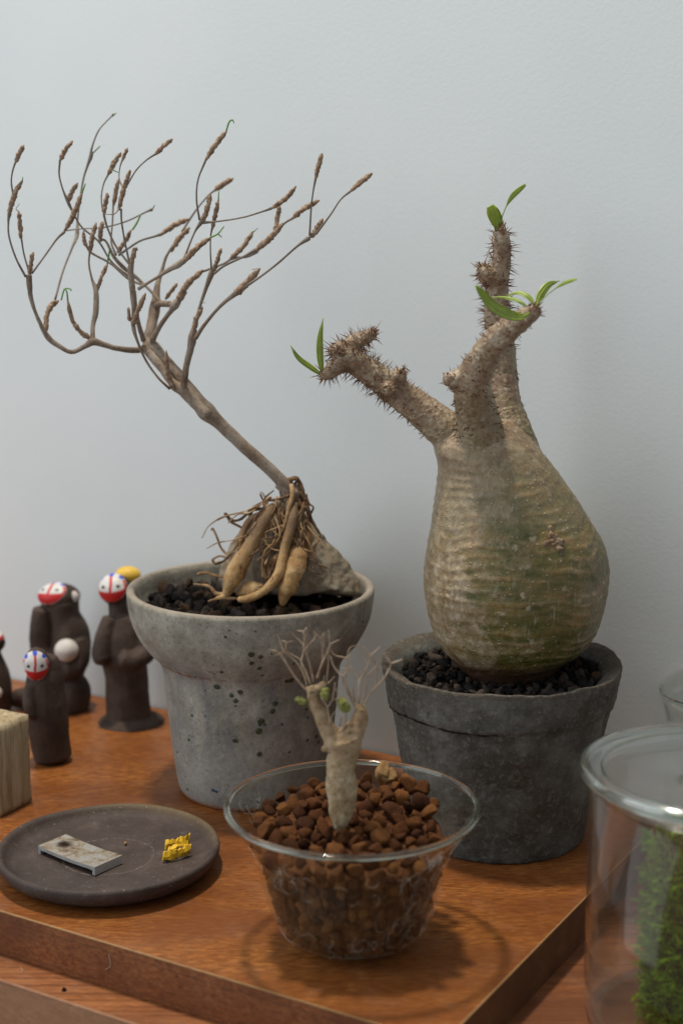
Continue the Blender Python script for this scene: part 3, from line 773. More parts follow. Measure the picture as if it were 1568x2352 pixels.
for pts in [
    [(105, 742, -1.9, 3.5), (65, 665, -2, 2.6), (38, 580, -2, 2.6), (35, 520, -2, 3), (40, 485, -2, 6)],
    [(55, 415, -2, 3), (47, 360, -2, 2.3), (52, 315, -2, 2.3), (64, 278, -2, 3)],
    [(118, 720, -1.7, 3), (98, 650, -1.6, 2.3), (88, 590, -1.5, 2.6)],
    [(130, 728, -1.6, 3), (180, 660, -1.2, 2.4), (230, 590, -.9, 2.8), (262, 560, -.7, 4)],
    [(520, 740, 2, 3), (450, 680, 1.5, 2.6), (400, 600, 1.2, 2.6), (330, 540, 1, 2.5), (295, 480, .8, 2.6), (276, 440, .7, 4.5), (255, 390, .7, 2.4), (240, 330, .7, 2.3), (243, 275, .7, 3)],
    [(224, 832, -.4, 3.2), (255, 720, 1, 2.8), (290, 630, 2, 3), (312, 572, 3, 5.5), (315, 500, 3.6, 2.6), (335, 360, 4, 2.6), (352, 300, 4, 3.2), (368, 255, 4, 5.5), (372, 220, 4, 2.6), (400, 150, 4, 2.0), (450, 95, 4, 1.8), (458, 86, 4, 4)],
    [(525, 695, -.7, 3.2), (505, 600, -.8, 2.7), (492, 520, -.8, 2.6), (490, 468, -.8, 3)],
    [(500, 390, -.8, 2.5), (482, 345, -.6, 1.8), (485, 300, -.5, 1.8), (494, 272, -.5, 2.5)],
    [(512, 375, -.9, 2.5), (550, 312, -1.2, 2.0), (590, 272, -1.4, 2.0), (628, 246, -1.5, 3)],
    [(480, 468, -1, 2), (462, 488, -1.3, 1.5), (425, 489, -1.4, 1.1)],
    [(530, 700, .2, 3.5), (470, 620, .5, 2.8), (435, 545, .6, 2.8), (420, 490, .6, 3.4)],
    [(416, 480, .7, 2.4), (410, 420, .9, 2.0), (420, 365, 1.1, 2.0), (438, 328, 1.2, 3)],
    [(745, 665, -2.3, 3.6), (770, 600, -2.2, 2.6), (790, 555, -2.1, 2.8), (814, 520, -2, 6.5)],
    [(806, 512, -2, 3), (794, 430, -2, 2.4), (800, 350, -2, 2.3), (832, 268, -2, 3)],
    [(822, 523, -2, 4), (880, 518, -2.3, 2.3), (980, 502, -2.7, 2.2), (1060, 478, -3, 2.5), (1098, 464, -3, 4)],
    [(735, 560, 3.8, 3), (790, 475, 4.1, 2.5), (840, 415, 4.3, 2.5), (870, 390, 4.4, 3)],
    [(470, 655, 2, 3), (450, 600, 2.3, 2.6), (455, 520, 2.6, 2.4), (458, 450, 2.8, 3)],
    [(480, 655, 2, 3), (560, 600, 2.4, 2.8), (620, 580, 2.6, 3), (652, 570, 2.7, 5)],
    [(265, 555, 3, 2), (330, 548, 3, 1.6), (420, 542, 3.1, 1.9), (510, 518, 3.2, 2.0), (590, 480, 3.3, 2.4), (615, 470, 3.3, 4.5)],
    [(820, 720, .2, 3), (900, 690, .2, 2.8), (940, 668, .3, 3.4), (1000, 660, .2, 3), (1040, 640, 0, 4)],
    [(854, 708, -1.3, 2.6), (850, 640, -1.6, 2), (851, 580, -1.7, 2), (857, 545, -1.8, 3)],
    [(866, 728, -1.4, 3.6), (905, 698, -1.6, 3), (980, 662, -1.8, 3.2), (1035, 632, -1.9, 5.5)],
    [(1110, 568, -1.9, 3.5), (1150, 525, -2, 2.6), (1182, 505, -2, 3.5)],
    [(985, 785, -3, 4.5), (1060, 735, -3.3, 2.9), (1130, 680, -3.6, 2.9), (1200, 618, -3.9, 3.2), (1248, 585, -4, 7)],
    [(1250, 575, -4.1, 3), (1256, 470, -4.3, 2.2), (1264, 400, -4.4, 2.2), (1274, 345, -4.5, 3.5)],
    [(1275, 570, -4.2, 3.5), (1335, 490, -4.5, 2.2), (1375, 430, -4.7, 2.2), (1418, 394, -4.8, 3.2)],
    [(410, 770, .3, 3), (300, 700, 1.2, 0.6)],
][:-1]: br('twig', 'twig_bark', pts, 8, .08)
# thick rough short shoots
def shoot(pts, name='short_shoot', mat='shoot_bark'):
    q = spline([tuple(p) for p in pts], 34); P = [At(a_[0]*KK, 214+a_[1]*KK, 82.2+a_[2]) for a_ in q]
    Rr = []
    for i, (a_, p) in enumerate(zip(q, P)):
        t = i/33; e = min(1, .55+t*3)*min(1, .35+(1-t)*5)
        Rr.append(a_[3]*px(p)*e*(1+.07*math.sin(i*2.4))*.9)
    mb = MB(); mb.tube(P, Rr, 10, .55, 7, pts[0][0]); mb.build(name, mat, tp)
for pts in [
    [(36, 492, -2, 6.5), (58, 415, -2, 6.5), (92, 352, -2, 5.5)], [(64, 280, -2, 6), (80, 240, -2, 6), (98, 210, -2, 5)],
    [(86, 588, -1.5, 5.5), (82, 530, -1.5, 6), (77, 478, -1.5, 5.5)], [(120, 735, -1.7, 6), (126, 690, -1.7, 6), (136, 642, -1.7, 5)],
    [(262, 558, -.7, 6), (300, 485, -.6, 7), (332, 406, -.6, 5.5)], [(276, 440, .7, 6), (292, 398, .7, 6), (316, 362, .7, 5)],
    [(242, 275, .7, 5.5), (262, 235, .7, 6), (294, 192, .7, 5)], [(186, 975, -1.2, 7), (190, 900, -.9, 6.5), (208, 858, -.7, 7), (238, 838, -.5, 6)],
    [(368, 992, -.5, 8), (325, 962, -.6, 6), (292, 912, -.6, 5.5), (275, 838, -.6, 5.5)], [(365, 642, .4, 5.5), (374, 580, .4, 6), (389, 522, .4, 5)],
    [(390, 805, .2, 5), (410, 745, .6, 5), (435, 688, .8, 4)], [(534, 938, -1.1, 7), (556, 885, -1.2, 6.5), (588, 808, -1.3, 6)],
    [(524, 920, -1, 5), (519, 865, -1, 4.5)], [(530, 695, -.7, 8), (540, 650, -.7, 7), (552, 622, -.7, 5.5)],
    [(480, 472, -.9, 7), (500, 390, -.9, 6.5), (526, 310, -.9, 5.5)], [(494, 272, -.5, 4.5), (516, 222, -.5, 4.5)],
    [(628, 247, -1.5, 5.5), (660, 215, -1.5, 6), (698, 185, -1.5, 5)], [(420, 490, .6, 5.5), (434, 403, .6, 5.5)],
    [(438, 330, 1.2, 5.5), (460, 285, 1.2, 6), (490, 240, 1.2, 5)], [(740, 682, -2.3, 9), (790, 630, -2.4, 7.5), (850, 583, -2.5, 6.5)],
    [(813, 525, -2, 6), (836, 470, -2, 6.5), (851, 404, -2, 5.5)], [(832, 270, -2, 5), (868, 212, -2, 7), (915, 152, -2, 6)],
    [(1092, 467, -3, 5), (1150, 428, -3.1, 6.5), (1196, 376, -3.1, 5.5)], [(690, 640, 3.6, 5.5), (722, 590, 3.7, 7), (767, 543, 3.8, 6)],
    [(868, 392, 4.4, 6), (905, 366, 4.5, 7), (943, 344, 4.5, 5.5)], [(405, 600, 1.8, 6), (408, 555, 1.8, 6), (416, 518, 1.8, 5)],
    [(352, 625, 1, 5), (340, 590, 1, 5), (338, 555, 1, 4)], [(475, 645, 2, 5.5), (505, 600, 2, 6), (531, 553, 2, 5)],
    [(650, 572, 2.7, 5.5), (710, 530, 2.8, 7), (764, 508, 2.8, 5.5)], [(460, 452, 2.8, 5), (468, 400, 2.8, 5.5), (479, 348, 2.8, 4.5)],
    [(718, 845, .3, 9), (755, 775, .1, 8), (820, 714, 0, 7)], [(930, 668, .3, 6), (980, 622, .3, 7), (1023, 558, .3, 5.5)],
    [(668, 832, .8, 5), (716, 768, .8, 5)], [(782, 975, -1.2, 8), (790, 920, -1.2, 7), (818, 866, -1.2, 6)],
    [(866, 712, -1.2, 6), (880, 670, -1.2, 5.5), (894, 626, -1.2, 5)], [(857, 548, -1.8, 4.5), (870, 490, -1.8, 6), (882, 434, -1.8, 5)],
    [(1035, 635, -1.9, 8), (1095, 580, -1.9, 7.5), (1145, 524, -1.9, 6)], [(1180, 506, -2, 6), (1235, 462, -2, 7), (1290, 432, -2, 5.5)],
    [(1112, 570, -.6, 6), (1120, 510, -.4, 6), (1130, 450, -.4, 5.5)], [(945, 815, -2.8, 9), (990, 772, -2.9, 8.5), (1050, 708, -3, 7)],
    [(1255, 582, -4, 8), (1280, 548, -4, 7), (1303, 506, -4, 6)], [(1274, 348, -4.5, 5), (1284, 300, -4.5, 6.5), (1301, 243, -4.5, 6)],
    [(1412, 398, -4.8, 5), (1450, 365, -4.8, 6.5), (1502, 323, -4.8, 6)], [(705, 1195, -.5, 8), (678, 1130, -.8, 6), (672, 1045, -1, 5)],
]: shoot(pts)
for pts in [
    [(914, 152, -2, 2.2), (925, 118, -2, 2.4), (938, 108, -2, 2), (946, 122, -2, 1)], [(454, 92, 4, 3), (470, 80, 4, 1)], [(368, 250, 4, 2), (405, 214, 4, 1.5)],
    [(332, 404, -.6, 2.5), (346, 365, -.6, 1.5)], [(93, 350, -2, 1.8), (93, 338, -2, .8)], [(78, 478, -1.5, 1.3), (66, 468, -1.5, 1), (80, 446, -1.5, .7)],
    [(248, 836, -.5, 2), (262, 792, -.5, 2), (287, 792, -.5, 1.6), (286, 800, -.5, 1)], [(275, 838, -.6, 2.4), (270, 800, -.6, 2), (258, 790, -.6, 1)], [(434, 690, .8, 2.4), (440, 655, .8, 2.6), (445, 622, .8, 1.4)],
    [(535, 552, 2, 2.5), (550, 530, 2, 2.6), (570, 490, 2, 2)], [(850, 583, -2.5, 2.5), (880, 568, -2.6, 2), (905, 538, -2.6, 1.5)], [(880, 568, -2.6, 1.8), (896, 582, -2.6, 1.3)],
    [(882, 434, -1.8, 2), (884, 395, -1.8, 1.2)], [(615, 470, 3.3, 2), (626, 452, 3.3, 1.4)], [(1024, 560, .3, 1.5), (1042, 545, .3, 1)], [(819, 866, -1.2, .9), (812, 850, -1.2, .8), (830, 846, -1.2, .6)],
    [(455, 310, 1.2, 1.6), (478, 320, 1.2, 1.2)], [(1050, 708, -3, 1.2), (1018, 712, -3, .8)], [(672, 1045, -1, 2), (673, 1038, -1, 1)],
]: br('sprout', 'sprout_green' if pts[0][0] not in (78, 819, 1050) else 'twig_bark', pts, 6, 0)
# roots (traced in another crop)
def root(name, mat, pts, n=14, rough=.12, fs=2):
    m = 8*len(pts) if mat != 'tuber_skin' else 60
    q = spline([tuple(p) for p in pts], m); P = []; Rr = []
    for i, a_ in enumerate(q):
        p = At(*c3(a_[0], a_[1]), 83.0+a_[2]); P.append(p); Rr.append(a_[3]*(.86 if mat == 'tuber_skin' else 1)*.2957*px(p))
    if mat == 'tuber_skin':
        n = 28; Rr = [r_*(1+.10*NZ(Vector((i*.13, pts[0][0], 0)))+.02*NZ(Vector((i*.7, pts[0][0], 3)))) for i, r_ in enumerate(Rr)]; fs = 2.6; rough = .09
    mb = MB(); mb.tube(P, Rr, n, rough, fs, pts[0][0])
    return mb.build(name, mat, tp)
root('tuber', 'tuber_skin', [(680, 430, -1.2, 40), (640, 500, -1.5, 48), (570, 610, -1.8, 56), (480, 770, -2.1, 64), (400, 890, -2.3, 78), (365, 980, -2.4, 84), (330, 1060, -2.4, 58), (300, 1130, -2.4, 32), (230, 1150, -2.5, 12)], 20)
root('tuber', 'tuber_skin', [(845, 410, -1.4, 24), (830, 520, -1.9, 40), (800, 640, -2.2, 44), (765, 760, -2.4, 40), (742, 860, -2.6, 42), (715, 960, -2.8, 46), (650, 1050, -3, 42), (560, 1120, -3.1, 36), (470, 1155, -3.1, 38), (405, 1160, -3.1, 24)], 20)
root('tuber', 'tuber_skin', [(850, 730, -1.6, 40), (862, 790, -2.0, 84), (855, 870, -2.3, 98), (825, 960, -2.5, 92), (785, 1060, -2.6, 84), (760, 1130, -2.6, 60), (745, 1200, -2.6, 24)], 22)
root('tuber', 'tuber_skin', [(400, 1120, -2.0, 30), (470, 1080, -2.2, 66), (540, 1075, -2.3, 68), (620, 1090, -2.2, 36)], 18)
root('tuber', 'tuber_skin', [(905, 500, -.8, 18), (940, 590, -1.2, 34), (945, 680, -1.4, 54), (920, 760, -1.4, 30)], 16)
root('tuber', 'tuber_skin', [(600, 480, -.9, 26), (500, 540, -1.1, 34), (450, 620, -1.2, 30), (430, 740, -1.3, 22), (450, 830, -1.5, 14)], 12)
for pts in [
    [(780, 300, -.6, 24), (800, 235, -.8, 22), (850, 215, -.8, 18), (880, 260, -.7, 18), (905, 340, -.7, 22), (930, 420, -.8, 20), (960, 520, -.9, 17), (1030, 640, -.9, 10)],
    [(815, 265, -1.2, 17), (822, 340, -1.5, 17), (800, 440, -1.7, 18), (770, 560, -1.8, 16), (730, 650, -1.8, 14), (640, 740, -1.8, 13), (590, 780, -1.7, 10)],
    [(740, 300, -.3, 22), (760, 380, -.6, 30), (840, 360, -.9, 26), (880, 420, -1, 22), (920, 450, -1, 20)],
    [(800, 350, -1.3, 12), (700, 380, -1.4, 11), (620, 395, -1.2, 9), (560, 420, -1, 10), (500, 465, -.9, 12), (430, 530, -.9, 11), (360, 545, -.8, 12), (300, 490, -.7, 15)],
    [(680, 310, -.8, 5), (620, 360, -.9, 7), (600, 410, -1, 8), (600, 480, -1.2, 8), (540, 550, -1.3, 9)], [(610, 365, -.9, 5), (595, 335, -.8, 4), (575, 322, -.8, 3)],
    [(930, 340, -.8, 7), (950, 410, -.9, 9), (985, 440, -.9, 8), (970, 480, -.9, 9), (920, 560, -1.1, 8), (900, 640, -1.2, 7)],
    [(320, 500, -.7, 10), (340, 550, -.8, 10), (420, 595, -.9, 10), (440, 605, -.9, 8)], [(205, 605, -.8, 9), (240, 680, -1, 9), (270, 760, -1.2, 10), (330, 820, -1.5, 11), (380, 850, -1.7, 10)], [(205, 605, -.8, 9), (196, 620, -.8, 7)],
    [(225, 885, -1.2, 12), (205, 850, -1.2, 10), (260, 820, -1.3, 9), (320, 840, -1.5, 9)], [(225, 885, -1.2, 11), (300, 850, -1.5, 10), (380, 760, -1.6, 9), (400, 700, -1.5, 8)],
    [(90, 960, -1.4, 13), (150, 950, -1.5, 14), (220, 970, -1.6, 14), (300, 985, -1.7, 12)], [(60, 1040, -2, 8), (110, 1045, -2, 12), (180, 1060, -2.1, 13), (230, 1110, -2.2, 18), (300, 1120, -2.3, 22)], [(170, 1175, -2.4, 8), (250, 1150, -2.5, 14), (320, 1150, -2.5, 16), (400, 1150, -2.6, 10)],
    [(610, 700, -1.5, 14), (590, 800, -1.8, 16), (590, 900, -2, 15), (620, 1000, -2.1, 14)], [(690, 700, -1.6, 16), (740, 780, -1.8, 14), (660, 860, -1.9, 14), (690, 940, -2, 13)],
    [(560, 700, -1.5, 9), (510, 820, -1.8, 10), (440, 1000, -2.2, 10)], [(700, 840, -1.9, 18), (650, 880, -2, 14), (640, 960, -2.1, 12)], [(1020, 700, -1.2, 10), (980, 780, -1.4, 12), (900, 850, -1.6, 10)],
    [(490, 520, -.9, 12), (520, 460, -.7, 14), (600, 455, -.8, 16)], [(720, 500, -1.1, 12), (740, 560, -1.2, 9), (700, 640, -1.3, 8)],
    [(860, 230, -.6, 10), (830, 300, -.8, 12), (880, 330, -.9, 14), (920, 400, -.9, 11)], [(960, 480, -.9, 8), (940, 640, -1.1, 8), (890, 720, -1.4, 7)],
    [(520, 640, -1.4, 7), (420, 700, -1.5, 7), (400, 800, -1.6, 7)], [(1000, 600, -.9, 8), (1040, 660, -.9, 8), (1000, 740, -1.1, 6)],
]: root('root', 'root_tan' if pts[-1][1] > 720 else 'root_thin', pts, 8, .35, 4)

mb = MB(); rnd = random.Random(4)   # woody crown where trunk and roots meet
for i in range(9):
    x0 = rnd.uniform(740, 900); y0 = rnd.uniform(250, 400); p = At(*c3(x0, y0), 82.3+rnd.uniform(-.4, .4)); q_ = p+Vector((rnd.gauss(0, .25), rnd.gauss(0, .15), -rnd.uniform(.5, 1.0)))
    mb.tube([Vector(z_) for z_ in spline([tuple(p), tuple((p+q_)/2+Vector((rnd.gauss(0, .1), 0, 0))), tuple(q_)], 10)], [.24, .25, .25, .24, .23, .22, .2, .18, .14, .1], 10, .3, 4)
mb.tube([At(*c3(720, 250), 82.3), At(*c3(790, 300), 82.3), At(*c3(820, 400), 82.5), At(*c3(800, 480), 82.6)], [.38, .45, .42, .25], 14, .2, 3)
v, nr, f = remesh(mb, .05, 2)
mesh_obj('root_crown', [Vector(p)+Vector(n_)*(.06*NZ(Vector(p)*2.5)+.03*NZ(Vector(p)*7)) for p, n_ in zip(v, nr)], f, 'grey_bark', tp)
rnd = random.Random(12)
for i in range(46):             # hair-thin tangled rootlets
    x0, y0 = rnd.uniform(560, 960), rnd.uniform(330, 620); pts = [(x0, y0, -1.3, rnd.uniform(5, 12))]; ang_ = rnd.uniform(1.0, 2.6)
    for k in range(rnd.randint(3, 6)):
        ang_ += rnd.gauss(0, .45); x0 += 95*math.cos(ang_); y0 += 95*abs(math.sin(ang_))+8
        pts.append((x0, min(y0, 1120), -1.3-(y0-400)/600*1.3+rnd.uniform(-.3, .1), rnd.uniform(3, 8)))
    root('root', 'root_tan' if i % 2 else 'root_thin', pts, 6, .4, 5)
# ------------------------------------------------------------------ right pot
rp = G(1150, 1906); RP = Vector((rp.x-.18, rp.y, 0))
prof = [(.01, .02), (4.25, 0), (4.4, .05), (4.45, .3), (5.0, 3.6), (5.47, 6.3), (5.58, 6.95), (5.64, 7.15), (5.74, 7.22), (5.80, 7.5), (5.93, 8.3), (6.07, 9.05), (6.09, 9.2), (6.03, 9.26), (5.7, 9.14), (5.35, 8.92), (5.16, 8.75), (5.02, 8.6), (4.9, 8.0), (.01, 7.9)]
prof = fill(prof, .11)
def rf(r, z, a, i):
    ca, sa = math.cos(a), math.sin(a); q = Vector((ca*3, sa*3, z*.6))
    lobe = .35*NZ(Vector((ca*1.3, sa*1.3, 5)))
    if 6.5 < z < 8.2 and r > 5.3:              # overlapping lip wanders up and down
        z = z+lobe*1.2*(1-abs(z-7.3)/1.0) if abs(z-7.3) < 1 else z
    k = .012*NZ(q)+.006*NZ(q*3)
    zz = z+(.12*NZ(Vector((ca*2.5, sa*2.5, 0)))+.05*NZ(Vector((ca*8, sa*8, 2))) if z > 8.4 else 0)
    return r*(1+k), zz
rpot = thing('flower_pot', RP, 'rough dark grey clay pot with a thick torn lip holding the swollen plant', 'pot')
v, f = lathe(prof, RP, 220, rf)
vv = []
for p in v:
    p = Vector(p); d_ = Vector((p.x-RP.x, p.y-RP.y, 0)); 
    if d_.length > 1: p += d_.normalized()*(.045*NZ(p*2.2)+.035*NZ(p*5)+.02*NZ(p*9))
    vv.append(p)
mesh_obj('pot_body', vv, f, 'dark_clay', rpot)
# crack line under the lip on the left
pts = []
bv2 = BVHTree.FromPolygons(vv, f)
def onpot(x, y, b_=bv2, o=.0):
    h = b_.ray_cast(Vector((0, 0, H)), ray(x, y).normalized()); 
    return None if h[0] is None else h[0]-ray(x, y).normalized()*o
cr = []
for i in range(14):             # dark crevice under the torn lip
    a_ = R(-172+i*6.2); ca, sa = math.cos(a_), math.sin(a_); zc = 7.19+.42*NZ(Vector((ca*1.3, sa*1.3, 5)))
    cr.append(RP+Vector((ca*5.68, sa*5.68, zc+.03*math.sin(i*2.1))))
mb = MB(); q = spline([tuple(p) for p in cr], 50); mb.tube([Vector(p) for p in q], [(.085*(1-.8*i/49)+.012)*(1+.8*NZ(Vector((i*.4, 0, 0)))) for i in range(50)], 6, .4, 6); mb.build('crack', 'soil_dark', rpot)
gr = thing('lava_gravel', RP+Vector((0, 0, 8.5)), 'black lava gravel around the swollen green base in the dark pot', 'gravel')
v, f = lathe([(.01, 0), (5.15, 0)], RP+Vector((0, 0, 8.35)), 48); tag(mesh_obj('soil_bed', v, f, 'soil_dark', gr), kind='stuff')
CC = At(1176, 1500, 76.2)
def cauz(x, y): return math.hypot(RP.x+x-CC.x, RP.y+y-CC.y) < 2.0
random.seed(11)
for i, (x, y, r_) in enumerate(scatter(4.95, (.11, .44), 7000, cauz, 4)[:290]):
    place(random.choice(pmb if random.random() < .10 else pms), RP+Vector((x, y, 8.5+random.uniform(-.05, .16))), r_, gr, 'lava_pebble')

# ------------------------------------------------------------------ swollen plant (right)
YC = 76.2
pp = thing('swollen_plant', Vector((CC.x, CC.y, 8.4)), 'bottle shaped green caudex plant with three spiny arms and few leaves', 'plant')
mb = MB()
rings = [(968, 1120, 52), (982, 1114, 78), (1000, 1108, 98), (1031, 1115, 119), (1072, 1138, 131), (1134, 1158, 156), (1191, 1172, 180), (1253, 1183, 202), (1318, 1184, 210), (1367, 1183, 208), (1420, 1180, 195), (1461, 1176, 179), (1494, 1174, 155), (1520, 1168, 126), (1545, 1166, 105), (1580, 1166, 80)]
q = spline([(y, x, r_) for y, x, r_ in rings], 46); vs = []; f = []; K = 72
for (y, x, r_) in q:
    p = At(x, y, YC); rr = r_*px(p)
    for k in range(K):
        a_ = 2*PI*k/K; vs.append(p+Vector((rr*math.cos(a_), rr*math.sin(a_)*.97, 0)))
n = len(q)
for i in range(n-1):
    for k in range(K):
        a_ = i*K+k; b_ = i*K+(k+1) % K; f.append([a_, b_, b_+K, a_+K])
f.append(list(range(K))[::-1]); f.append([(n-1)*K+k for k in range(K)])
mb.add(vs, f)
def arm_path(pts, n=30):
    q = spline([tuple(p) for p in pts], n); P = [At(a_[0], a_[1], YC+a_[2]) for a_ in q]; return P, [a_[3]*px(p) for a_, p in zip(q, P)]
ARM_L = [(1075, 1040, 0, 66), (1051, 1012, 0, 53), (1018, 983, 0, 45), (962, 938, .1, 38), (900, 893, .1, 34), (842, 850, 0, 30), (800, 822, -.1, 28), (784, 815, -.1, 24)]
ARM_M = [(1112, 1060, -.4, 80), (1102, 1010, -.9, 62), (1095, 955, -1.5, 50), (1086, 905, -2.2, 45), (1090, 860, -3, 40), (1122, 805, -3.8, 34), (1160, 762, -4.6, 30), (1196, 735, -5.2, 25), (1222, 718, -5.6, 19), (1234, 708, -5.8, 12)]
ARM_R = [(1165, 1060, .6, 85), (1160, 985, 1.0, 60), (1155, 920, 1.3, 40), (1156, 857, 1.5, 32), (1150, 790, 1.7, 31), (1142, 721, 1.9, 31), (1140, 675, 2.0, 28), (1146, 630, 2, 23), (1152, 584, 2, 21), (1150, 548, 2, 21), (1146, 528, 2, 13)]
for A, k in ((ARM_L, 3), (ARM_M, 3), (ARM_R, 3)):
    P, Rr = arm_path(A[:k+1], 14); mb.tube(P, [r_*.97 for r_ in Rr], 24)
v, nr, f = remesh(mb, .085, 22)
vv = []; ridge = []
for p, n_ in zip(v, nr):
    p = Vector(p); n_ = Vector(n_); h = p.z-8.4
    # growth rings: wavy ridges across the skin
    an = math.atan2(p.y-CC.y, p.x-CC.x)
    wv = .55*NZ(Vector((p.x*.28, p.y*.28, p.z*.16)))+.22*NZ(p*.55)+.07*NZ(p*1.6)
    ph = (h*2.05+wv*2.05+.25*math.sin(an-2.2)); rd = (.5+.5*math.cos(2*PI*ph))**2.2
    sel_ = max(.12, min(1, .62+1.1*NZ(Vector((p.x*.45, p.y*.45, p.z*1.1+40)))))
    am = .038*min(1, max(0, (h+.1)/1.2))*sel_
    if h > 10.8: am *= .6
    k = am*rd + .10*NZ(p*.4)+.030*NZ(p*1.8)+.018*NZ(p*5)
    ridge.append(rd*sel_); vv.append(p+n_*k)
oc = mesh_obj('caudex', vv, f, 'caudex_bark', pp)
def attr(o, name, vals):
    ca = o.data.attributes.new(name, 'FLOAT', 'POINT'); ca.data.foreach_set('value', vals)
attr(oc, 'ridge', ridge)
def lin(a_, b_, t): return max(0, min(1, (t-a_)/(b_-a_)))
P_ = [arm_path(A[:5], 12)[0] for A in (ARM_L, ARM_M, ARM_R)]
attr(oc, 'arm', [lin(10.0, 13.4, p.z-8.4+1.2*NZ(p*.9)) for p in vv])
bvc = BVHTree.FromPolygons(vv, f)
# corky scars on the skin
def scar(x, y, r_, seed, n=7, mat='branch_bark'):
    mb = MB(); rnd = random.Random(seed)
    for i in range(n):
        dx, dy = rnd.gauss(0, r_*.45), rnd.gauss(0, r_*.5)
        h = bvc.ray_cast(Vector((0, 0, H)), ray(x+dx, y+dy).normalized())
        if h[0] is None: continue
        rr = rnd.uniform(.25, .5)*r_*px(h[0])
        mb.ell(h[0]-h[1]*.0, (rr, rr*.5, rr*rnd.uniform(.5, 1.3)), 10, Euler((0, rnd.uniform(-.6, .6), 0)))
    if not mb.v: return
    v, nr, f = remesh(mb, .045, 1)
    if not f: return
    mesh_obj('scar', [Vector(p)+Vector(n_)*.05*NZ(Vector(p)*7) for p, n_ in zip(v, nr)], f, mat, pp)
scar(1268, 1243, 24, 1, 10)
for i, (x, y, r_) in enumerate([(1160, 1360, 8), (1291, 1273, 8), (1330, 1281, 7), (1150, 1121, 7), (1300, 1363, 10), (1206, 1448, 6), (1100, 1434, 7), (1070, 1487, 8), (1136, 1380, 6), (1244, 1392, 6), (1346, 1318, 5), (1151, 1246, 7), (1108, 1450, 4), (1251, 1438, 7), (1018, 1092, 7), (1044, 1094, 7), (1132, 1094, 7), (1078, 1087, 5), (1112, 1118, 6), (1046, 1128, 5), (1340, 1430, 5), (1180, 1450, 4)]):
    scar(x, y, r_, 10+i, 3)

def arm(A, extras, name='arm'):
    mb = MB(); P, Rr = arm_path(A, 30); mb.tube(P, Rr, 20)
    for e in extras:
        P2, R2 = arm_path(e, 10) if len(e) > 1 else ([At(e[0][0], e[0][1], YC+e[0][2])]*2, [0, 0])
        if len(e) > 1: mb.tube(P2, R2, 16)
        else:
            p = At(e[0][0], e[0][1], YC+e[0][2]); r_ = e[0][3]*px(p); mb.ell(p, (r_, r_, r_), 14)
    v, nr, f = remesh(mb, .055, 3); vv = []
    for p, n_ in zip(v, nr):
        p = Vector(p); k = .035*NZ(p*2.2)+.05*max(0, NZ(p*4.6)-.1)*1.5+.02*NZ(p*9)
        vv.append(p+Vector(n_)*k)
    o = mesh_obj(name, vv, f, 'caudex_bark', pp); b0 = P[0]; b1 = P[10]
    attr(o, 'arm', [lin(.15, 1.5, (p-b0).dot(b1-b0)/(b1-b0).length_squared+.25*NZ(p*.9)) for p in vv]); attr(o, 'ridge', [0.0]*len(vv))
    return o, vv, f
def spines(parent, vv, f, sel, n, L_, seed):
    """thorns rooted on the skin, sel(point) gives a 0..1 density"""
    rnd = random.Random(seed); mb = MB(); tri = f; cnt = 0; tries = 0
    while cnt < n and tries < n*60:
        tries += 1; q = rnd.choice(tri); p = (vv[q[0]]+vv[q[2]])/2; s_ = sel(p)
        if rnd.random() > s_: continue
        nn_ = (vv[q[1]]-vv[q[0]]).cross(vv[q[2]]-vv[q[0]]).normalized()
        d_ = (nn_+Vector((rnd.gauss(0, .35), rnd.gauss(0, .35), rnd.gauss(0, .35)))).normalized()
        ln = L_*rnd.uniform(.45, 1.15)*(.35+.65*s_); w_ = .027*rnd.uniform(.7, 1.5)
        u_ = d_.orthogonal().normalized(); w2 = d_.cross(u_); tipb = Vector((rnd.gauss(0, .03), rnd.gauss(0, .03), rnd.gauss(0, .03)))
        b3 = [p-d_*.03+(u_*math.cos(k*2.094)+w2*math.sin(k*2.094))*w_ for k in range(3)]
        m3 = [p+d_*ln*.5+tipb*.4+(u_*math.cos(k*2.094)+w2*math.sin(k*2.094))*w_*.55 for k in range(3)]
        mb.add(b3+m3+[p+d_*ln+tipb], [[0, 1, 4, 3], [1, 2, 5, 4], [2, 0, 3, 5], [3, 4, 6], [4, 5, 6], [5, 3, 6]]); cnt += 1
    tag(mb.build('spines', 'spine_brown', parent, smooth=False), kind='stuff')
def lin(a_, b_, t): return max(0, min(1, (t-a_)/(b_-a_)))
oL, vL, fL = arm(ARM_L, [[(800, 822, -.1, 28), (775, 842, -.2, 20), (752, 858, -.3, 16), (740, 863, -.3, 11)], [(795, 815, .1, 26), (815, 788, .2, 23), (838, 775, .3, 17), (856, 764, .3, 13)], [(775, 806, -.3, 22)], [(914, 866, -.2, 21)], [(890, 893, -.7, 17)], [(780, 826, -.4, 20)]])
xl = At(1010, 975, YC).x; xr_ = At(760, 840, YC).x
spines(oL, vL, fL, lambda p: max(.03, lin(0, .55, (xl-p.x)/(xl-xr_))**1.3), 480, .60, 21)
oM, vM, fM = arm(ARM_M, [[(1060, 880, -2.6, 28), (1038, 866, -2.9, 22)], [(1032, 872, -2.9, 17)]])
spines(oM, vM, fM, lambda p: max(.05, lin(13.5, 19, p.z-8.4+6.0)*.9) if True else 0, 430, .36, 22)
oR, vR, fR = arm(ARM_R, [[(1135, 650, 1.9, 22), (1115, 628, 1.8, 22), (1109, 614, 1.8, 16)]])
zr0 = At(1150, 900, YC+1.5).z; zr1 = At(1150, 720, YC+1.5).z
spines(oR, vR, fR, lambda p: max(.04, lin(zr0, zr1, p.z)), 470, .55, 23)
